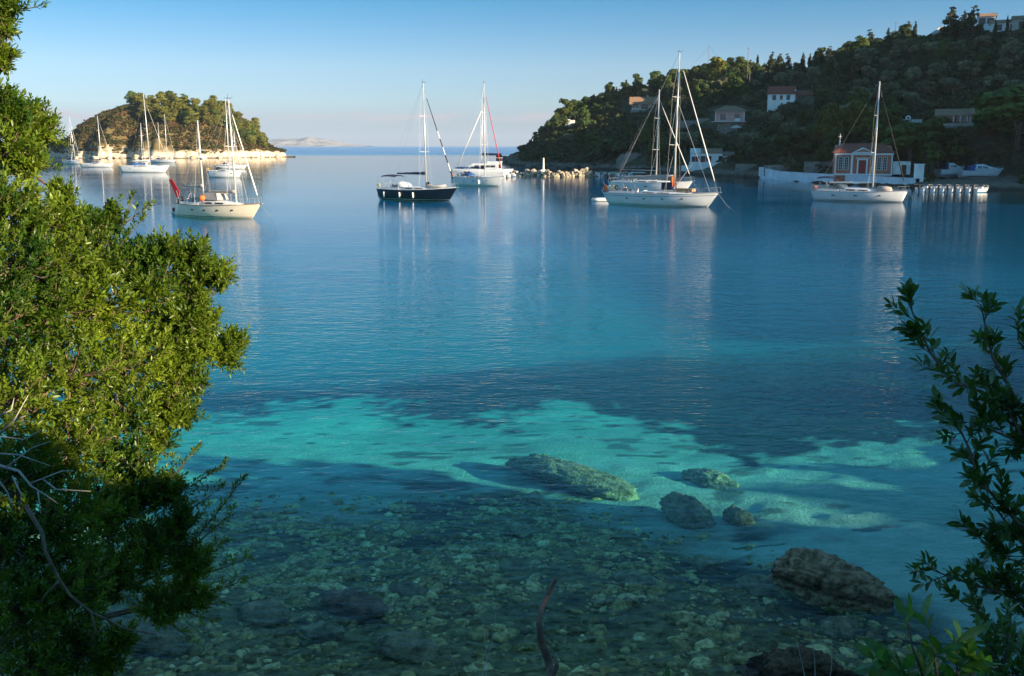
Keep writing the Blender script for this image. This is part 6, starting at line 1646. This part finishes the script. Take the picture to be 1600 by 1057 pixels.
# single shoots that stick out of the outline: (base px, tip px, depth)
SHOOTS = [(150, 355, 182, 320, 8.8), (180, 372, 208, 308, 8.8), (195, 350, 233, 318, 8.8), (190, 380, 222, 345, 8.8), (300, 395, 295, 372, 9.1), (335, 420, 362, 432, 9.2), (350, 545, 384, 530, 9.3), (355, 565, 372, 572, 9.3), (95, 310, 98, 290, 8.8), (60, 195, 82, 182, 8.9), (60, 215, 95, 222, 8.9),
 (55, 260, 88, 262, 8.5), (30, 14, 66, 8, 8.6), (10, 100, 22, 88, 8.6), (255, 760, 308, 700, 7.8), (262, 780, 352, 725, 7.8), (290, 800, 345, 762, 7.8), (300, 850, 378, 750, 7.8), (318, 840, 362, 800, 7.8), (300, 880, 350, 850, 7.8), (310, 900, 388, 872, 7.8), (320, 925, 386, 905, 7.8), (300, 940, 345, 945, 7.8),
 (290, 955, 328, 968, 7.8), (275, 640, 310, 655, 9.1), (250, 960, 300, 1000, 7.6), (230, 700, 262, 712, 8.9), (160, 1000, 190, 1040, 7.2)]
root = Vector((-7.4, 9.0, 1.2))
tr = empty("mastic_tree", (-7.4, 9.0, 1.2), 0, "leafy green mastic tree filling the left side, its top lit yellow green by the sun", "tree")
g = np.random.default_rng(5)
Ms, Ps = [], []
limbs, twigs = MB(), MB()
loc0 = root
hubs = [Vector((-6.3, 9.0, 4.2)), Vector((-5.9, 9.2, 6.4)), Vector((-5.9, 9.2, 8.6)), Vector((-5.6, 8.4, 3.0))]
limbs.tube([root - loc0, Vector((-6.9, 9.0, 2.7)) - loc0, hubs[0] - loc0, hubs[1] - loc0, hubs[2] - loc0, Vector((-5.6, 9.2, 10.8)) - loc0], [.20, .17, .14, .11, .08, .04], 9)
limbs.tube([Vector((-6.8, 9.0, 2.5)) - loc0, hubs[3] - loc0, Vector((-4.6, 7.6, 3.2)) - loc0], [.12, .10, .05], 8)
for (x, y, rp, D) in LOBES:
    c = at(x, y, D); r = rp * D / FOC
    hb = min(hubs, key=lambda q: (q - c).length); mid = hb.lerp(c, .55) + Vector((0, 0, .15)) + Vector(g.normal(0, .08, 3))
    limbs.tube([hb - loc0, mid - loc0, c - loc0], [.035, .022, .010], 5, False)
    n = int(26 + 88 * r / .25) if rp > 30 else int(26 + 58 * r / .2)
    n = min(n, 190)
    d = g.normal(size=(n, 3)); d /= np.linalg.norm(d, axis=1)[:, None]
    rad = r * (g.random(n) ** .45) * .92
    pos = np.array(c) + d * rad[:, None] * np.array([1, 1.15, 1])
    out = d * .8 + np.array([.15, 0, .45]) + g.normal(0, .3, (n, 3)); out /= np.linalg.norm(out, axis=1)[:, None]
    for k in range(n):
        ln = .12 + .12 * g.random()
        M, P = sprig_leaves(pos[k] - out[k] * ln * .6, out[k], ln, 19, .056, g); Ms.append(M); Ps.append(P)
        if k % 3 == 0:
            a = Vector(pos[k] - out[k] * ln * .6); twigs.tube([c.lerp(a, .2) - loc0, a - loc0, Vector(pos[k] + out[k] * ln * .4) - loc0], [.008, .005, .002], 3, False)
for (x0, y0, x1, y1, D) in SHOOTS:
    a, b_ = at(x0, y0, D), at(x1, y1, D - .05); ax = b_ - a; L = ax.length
    twigs.tube([a - loc0 - ax * .5, a - loc0, a.lerp(b_, .55) - loc0 + Vector((0, 0, -.01)), b_ - loc0], [.010, .007, .005, .002], 4, False)
    nb = max(3, int(L / .05))
    for q in range(nb):
        t = (q + .5) / nb; d = np.array(ax.normalized()) + g.normal(0, .55, 3) * (1.2 - t); d /= np.linalg.norm(d)
        ln = (.08 + .10 * g.random()) * (1.15 - .5 * t)
        M, P = sprig_leaves(np.array(a.lerp(b_, t)), d, ln, 11, .046, g); Ms.append(M); Ps.append(P)
Ms, Ps = np.concatenate(Ms), np.concatenate(Ps)
def inside_view(P): x, y = proj(P); return (x > -260) & (x < 1900) & (y > -220) & (y < 1280)
kk = inside_view(Ps); Ms, Ps = Ms[kk], Ps[kk]
limbs.build("trunk", M_TWIG, tr, True); twigs.build("twigs", M_TWIG, tr)['kind'] = 'stuff'
def leaves_split(Ms, Ps, par, m, T, F, k=300, origin=Vector((0, 0, 0)), x_ok=None):
    """the k leaves nearest the camera as single parts, the rest joined"""
    x, y = proj(Ps); vis = (x > 0) & (x < 1600) & (y > 0) & (y < 1057)
    k = min(k, len(Ps) - 5)
    d = np.linalg.norm(Ps - np.array([0, 0, CAM_H]), axis=1) / np.abs(Ms[:, 0, 0] ** 2 + Ms[:, 1, 0] ** 2 + Ms[:, 2, 0] ** 2) ** .5; d[~vis] = 1e9
    idx = np.argsort(d)[:k]; rest = np.setdiff1d(np.arange(len(Ps)), idx)
    FL = F if isinstance(F, list) else [F]
    base = mesh_np("leaf", T, FL, m)
    for i in idx:
        o = link("leaf", base, par)
        M = Matrix([list(map(float, Ms[i][r])) + [0] for r in range(3)] + [[0, 0, 0, 1]]); M.translation = Vector(Ps[i].tolist()) - origin; o.matrix_local = M
    Vv = None; outF = []
    for f in FL:
        v, ff = scatter_np(T, f, Ms[rest], Ps[rest] - np.array(origin)); Vv = v; outF.append(ff)
    o = link("foliage", mesh_np("foliage", Vv, outF, m), par); o['kind'] = 'stuff'
leaves_split(Ms, Ps, tr, M_LEAF_L, LEAF_T, LEAF_F, 300, loc0)
N_LEFT = len(Ps)

# bare grey branch and brown branch in the left tree
def px_tube(name, lines, m, D, r0, r1, label=None, cat=None, parent=None):
    o0 = at(*lines[0][0], D); b = MB()
    for ln in lines:
        pts = [at(x, y, D + .05 * math.sin(k * 1.7 + len(ln))) - o0 for k, (x, y) in enumerate(ln)]
        w0 = r0 if ln is lines[0] else r0 * .5
        b.tube(pts, [w0 + (r1 - w0) * k / (len(pts) - 1) for k in range(len(pts))], 6)
    o = b.build(name, m, None, True, o0)
    return tag(o, label, cat) if label else o
px_tube("bare_branch", [[(-60, 700), (0, 728), (29, 736), (49, 760), (73, 775), (90, 787)], [(0, 677), (22, 657), (44, 618)], [(-20, 684), (0, 682), (37, 687), (64, 672)], [(0, 709), (29, 711), (78, 728)], [(49, 755), (98, 736), (116, 736)], [(59, 768), (64, 804)],
  [(68, 750), (88, 765), (142, 768)], [(10, 730), (30, 715), (50, 700), (78, 690)], [(0, 650), (18, 640), (22, 622)], [(22, 657), (40, 650)], [(-10, 740), (12, 770), (20, 800)], [(20, 745), (34, 775), (30, 800)]], M_DEAD, 6.35, .013, .0025,
  "bleached leafless branch with fine twigs in front of the left tree's dark foliage", "branch")
px_tube("brown_branch", [[(40, 790), (66, 833), (71, 863), (93, 907), (110, 931), (142, 956), (196, 983), (245, 992)], [(93, 907), (70, 930), (60, 950)], [(142, 956), (150, 985), (140, 1010)]], M_TWIG, 6.5, .016, .005,
  "long curved brown branch sweeping through the lower part of the left tree", "branch")
px_tube("dead_stick", [[(880, 1150), (868, 1085), (862, 1057), (856, 1030), (845, 1000), (842, 972), (847, 948), (858, 926), (869, 904)], [(862, 1060), (870, 1040), (868, 1028)]], M_BURNT, 3.4, .021, .007,
  "dark crooked dead stick rising from the bottom edge in front of the stones", "stick")

# right bush
def bush(name, label, root, stems, D, leafl, m, seed, side=(.08, .17), nl=13, every=.035, k=300, mt=M_TWIG, rad=.007, first=.0):
    g = np.random.default_rng(seed); o = empty(name, root, 0, label, "bush"); b = MB(); Ms, Ps = [], []
    for ln in stems:
        pts = [at(q[0], q[1], D + (q[2] if len(q) > 2 else 0)) for q in ln]
        b.tube([p_ - root for p_ in pts], [rad * (1 - .75 * i / (len(pts) - 1)) for i in range(len(pts))], 6, False)
        for a, c in zip(pts[:-1], pts[1:]):
            L = (c - a).length; n = max(1, int(L / every)); ax = np.array((c - a).normalized())
            for q in range(n):
                last = c is pts[-1]; t = (q + g.random()) / n
                d = ax * (.9 if last else .5) + g.normal(0, .55, 3) + np.array([-.15, 0, .35]); d /= np.linalg.norm(d)
                ln_ = g.uniform(*side); s0 = np.array(a.lerp(c, t))
                M, P = sprig_leaves(s0, d, ln_, nl, leafl, g, .25, .25); Ms.append(M); Ps.append(P)
                e = Vector(s0 + d * ln_); b.tube([Vector(s0) - root, Vector(s0 + d * ln_ * .5) - root + Vector((0, 0, .005)), e - root], [rad * .3, rad * .22, rad * .1], 3, False)
    b.build("stems", mt, o, True)
    leaves_split(np.concatenate(Ms), np.concatenate(Ps), o, m, LEAF_T2, LEAF_F2, k, root)
    return o
Rr_ = Vector((3.0, 3.9, 5.6))
bush("laurel_bush", "dark glossy leaved bush reaching up the right edge, seen against the turquoise water", Rr_,
 [[(1690, 760), (1640, 670), (1593, 643), (1551, 619), (1485, 595), (1451, 547), (1430, 498), (1418, 470)],
  [(1660, 700), (1599, 643), (1575, 601), (1551, 559), (1542, 522), (1533, 478)],
  [(1680, 900), (1620, 850), (1569, 794), (1527, 746), (1515, 703), (1497, 665), (1480, 645)],
  [(1700, 800), (1640, 720), (1590, 690), (1540, 668), (1515, 660)],
  [(1680, 1000), (1599, 945), (1563, 926), (1521, 914), (1485, 902), (1450, 888)],
  [(1690, 980), (1630, 880), (1590, 840), (1560, 800), (1535, 770)],
  [(1690, 900), (1650, 760), (1610, 700), (1585, 660), (1570, 630)],
  [(1700, 640), (1650, 590), (1610, 560), (1590, 530)],
  [(1690, 1050), (1620, 980), (1570, 900), (1540, 850), (1520, 830)],
  [(1700, 1100), (1640, 1030), (1570, 1000), (1530, 960), (1500, 940)], [(1700, 1000), (1640, 920), (1600, 880), (1560, 870)]], 4.05, .060, M_LEAF_R, 31, (.06, .15), 14, .036, rad=.010)
bush("young_shrub", "bright green broad leaved shoot close to the camera at the bottom right", Vector((.95, 2.2, 5.0)),
 [[(1500, 1200), (1470, 1110), (1440, 1050), (1425, 1010), (1420, 975)], [(1500, 1200), (1500, 1100), (1495, 1040), (1490, 1000)], [(1470, 1110), (1400, 1060), (1375, 1040)], [(1540, 1150), (1545, 1080), (1540, 1030)], [(1440, 1180), (1435, 1110), (1400, 1020)], [(1500, 1150), (1465, 1060), (1455, 990)], [(1560, 1150), (1520, 1080), (1515, 1010)]], 2.25, .070, M_LEAF_B, 32, (.02, .05), 5, .05, rad=.006)
bush("low_shrub", "dark narrow leaved shrub along the bottom right corner", Vector((1.7, 3.0, 4.6)),
 [[(1420, 1150), (1400, 1080), (1370, 1050)], [(1560, 1180), (1560, 1080), (1575, 1010), (1580, 970)], [(1620, 1180), (1610, 1080), (1600, 1020)], [(1500, 1160), (1470, 1090), (1440, 1060)], [(1660, 1100), (1560, 1050), (1520, 1030)], [(1620, 1100), (1560, 1040), (1540, 1000)]], 3.0, .055, M_LEAF_R, 33, (.04, .09), 8, .04, rad=.008)
bush("stray_sprout", "tiny green leaf tips poking over the bottom edge right of the dead stick", Vector((.3, 2.0, 5.6)), [[(1050, 1120), (1048, 1085), (1046, 1062)]], 2.4, .035, M_LEAF_B, 34, (.02, .03), 4, .04, k=20, rad=.004)
# dry thin grass stems in front of the stones
b = MB(); o0 = at(1270, 1100, 3.2)
for (x0, y0, x1, y1) in ((1275, 1100, 1262, 958), (1290, 1100, 1300, 985), (1260, 1110, 1245, 1000), (760, 1120, 752, 940), (752, 1060, 775, 955), (720, 1100, 700, 1010)):
    p0, p1 = at(x0, y0, 3.2), at(x1, y1, 3.3); b.tube([p0 - o0, p0.lerp(p1, .5) - o0 + Vector((.01, 0, 0)), p1 - o0], [.0016, .0012, .0006], 4)
o = b.build("grass", M_DEAD, None, loc=o0); tag(o, "thin dry grass stems rising over the bottom edge", "grass", kind='stuff')
for k, (x, y, h) in enumerate(((12.4, -.8, 3.3), (10.2, -2.6, 4.3), (8.4, -6.0, 3.2), (13.8, 1.2, 3.4), (16, 2.5, 4.2), (6.5, -8.5, 4.0), (14.5, -5.5, 4.2), (13.2, 7.2, 4.6), (16.8, 8.6, 5.2), (20.5, 7.0, 5.0), (14.6, 11.4, 5.0), (18.0, 12.2, 5.8), (22.5, 11.5, 6.6))):  # out of view, added to shade the left tree, bush and stony shallows
    z_ = float(near_z(np.array([float(x)]), np.array([float(y)]))[0])
    tree('oak', (x, y, z_ - .2), h, ["round oak", "low oak", "spreading oak", "tall oak"][k % 4] + " added for shade on the slope " + ["just right of the camera", "close behind the camera", "near the upper right twigs", "behind the camera's right shoulder", "above the right bush", "farther back up the slope", "second up the slope on the right", "near the hidden cove on the right", "at the hidden shore right of the bush", "second from the hidden shore", "third along the hidden shore", "farthest out on the hidden shore", "last along the hidden right shore"][k], "unseen oaks added for shade on the near slope", 1.25)
# undergrowth on the near hillside to the right and behind the camera, beside the oaks added to shade the shore
def on_near(n, g):
    X, Y = g.uniform(6, 110, n), g.uniform(-60, 80, n); d = near_land_d(X, Y); Z = near_z(X, Y)
    ok = (d > 2) & (d < 45); px_ = np.where(Y > .5, 800 + FOC * X / np.maximum(Y, .5), 9999)
    ok &= (px_ > 1720) & (np.hypot(X, Y) > 12)
    return np.stack([X, Y, Z - .1], 1)[ok]
scrub(900, on_near, M_SCRUB, "shore_scrub", "green scrub on the near slope", 54, (1.0, 2.2))
print("LEFT LEAVES", N_LEFT)

# ------------------------------------------------------------------ look-alikes that still share a label are told apart by their order in the picture
bpy.context.view_layer.update()
ORD = ["leftmost", "second from left", "third from left", "fourth from left", "fifth from left", "sixth from left", "seventh from left", "eighth from left", "ninth from left", "tenth from left"]
same = {}
for o in list(COL.objects):
    if o.parent is None and o.get('label') and o.get('category'): same.setdefault(o['label'], []).append(o)
for lb, os_ in same.items():
    if len(os_) < 2: continue
    os_.sort(key=lambda o: float(proj([list(o.location)])[0][0]))
    n_ = len(os_)
    for k, o in enumerate(os_):
        w = "rightmost" if k == n_ - 1 else (ORD[k] if k < 10 and k <= n_ // 2 + 4 else ["", "second", "third", "fourth", "fifth", "sixth", "seventh", "eighth", "ninth", "tenth", "eleventh", "twelfth"][min(11, n_ - 1 - k)] + " from right")
        o['label'] = lb + ", " + w
for o in COL.objects:
    if o.get('label') and len(o['label'].replace(',', ' ').split()) > 16:
        o['label'] = o['label'].replace("the tilted white wall on the slope", "the tilted white wall").replace("the small white wall on the headland", "the headland's white wall").replace("the bright round pine on the ridge", "the bright ridge pine").replace("the white house with red roof", "the red roofed house").replace("the stone ruin by the shore", "the stone ruin").replace("yellowish green pine", "yellowish pine").replace("on the skyline", "on the skyline")
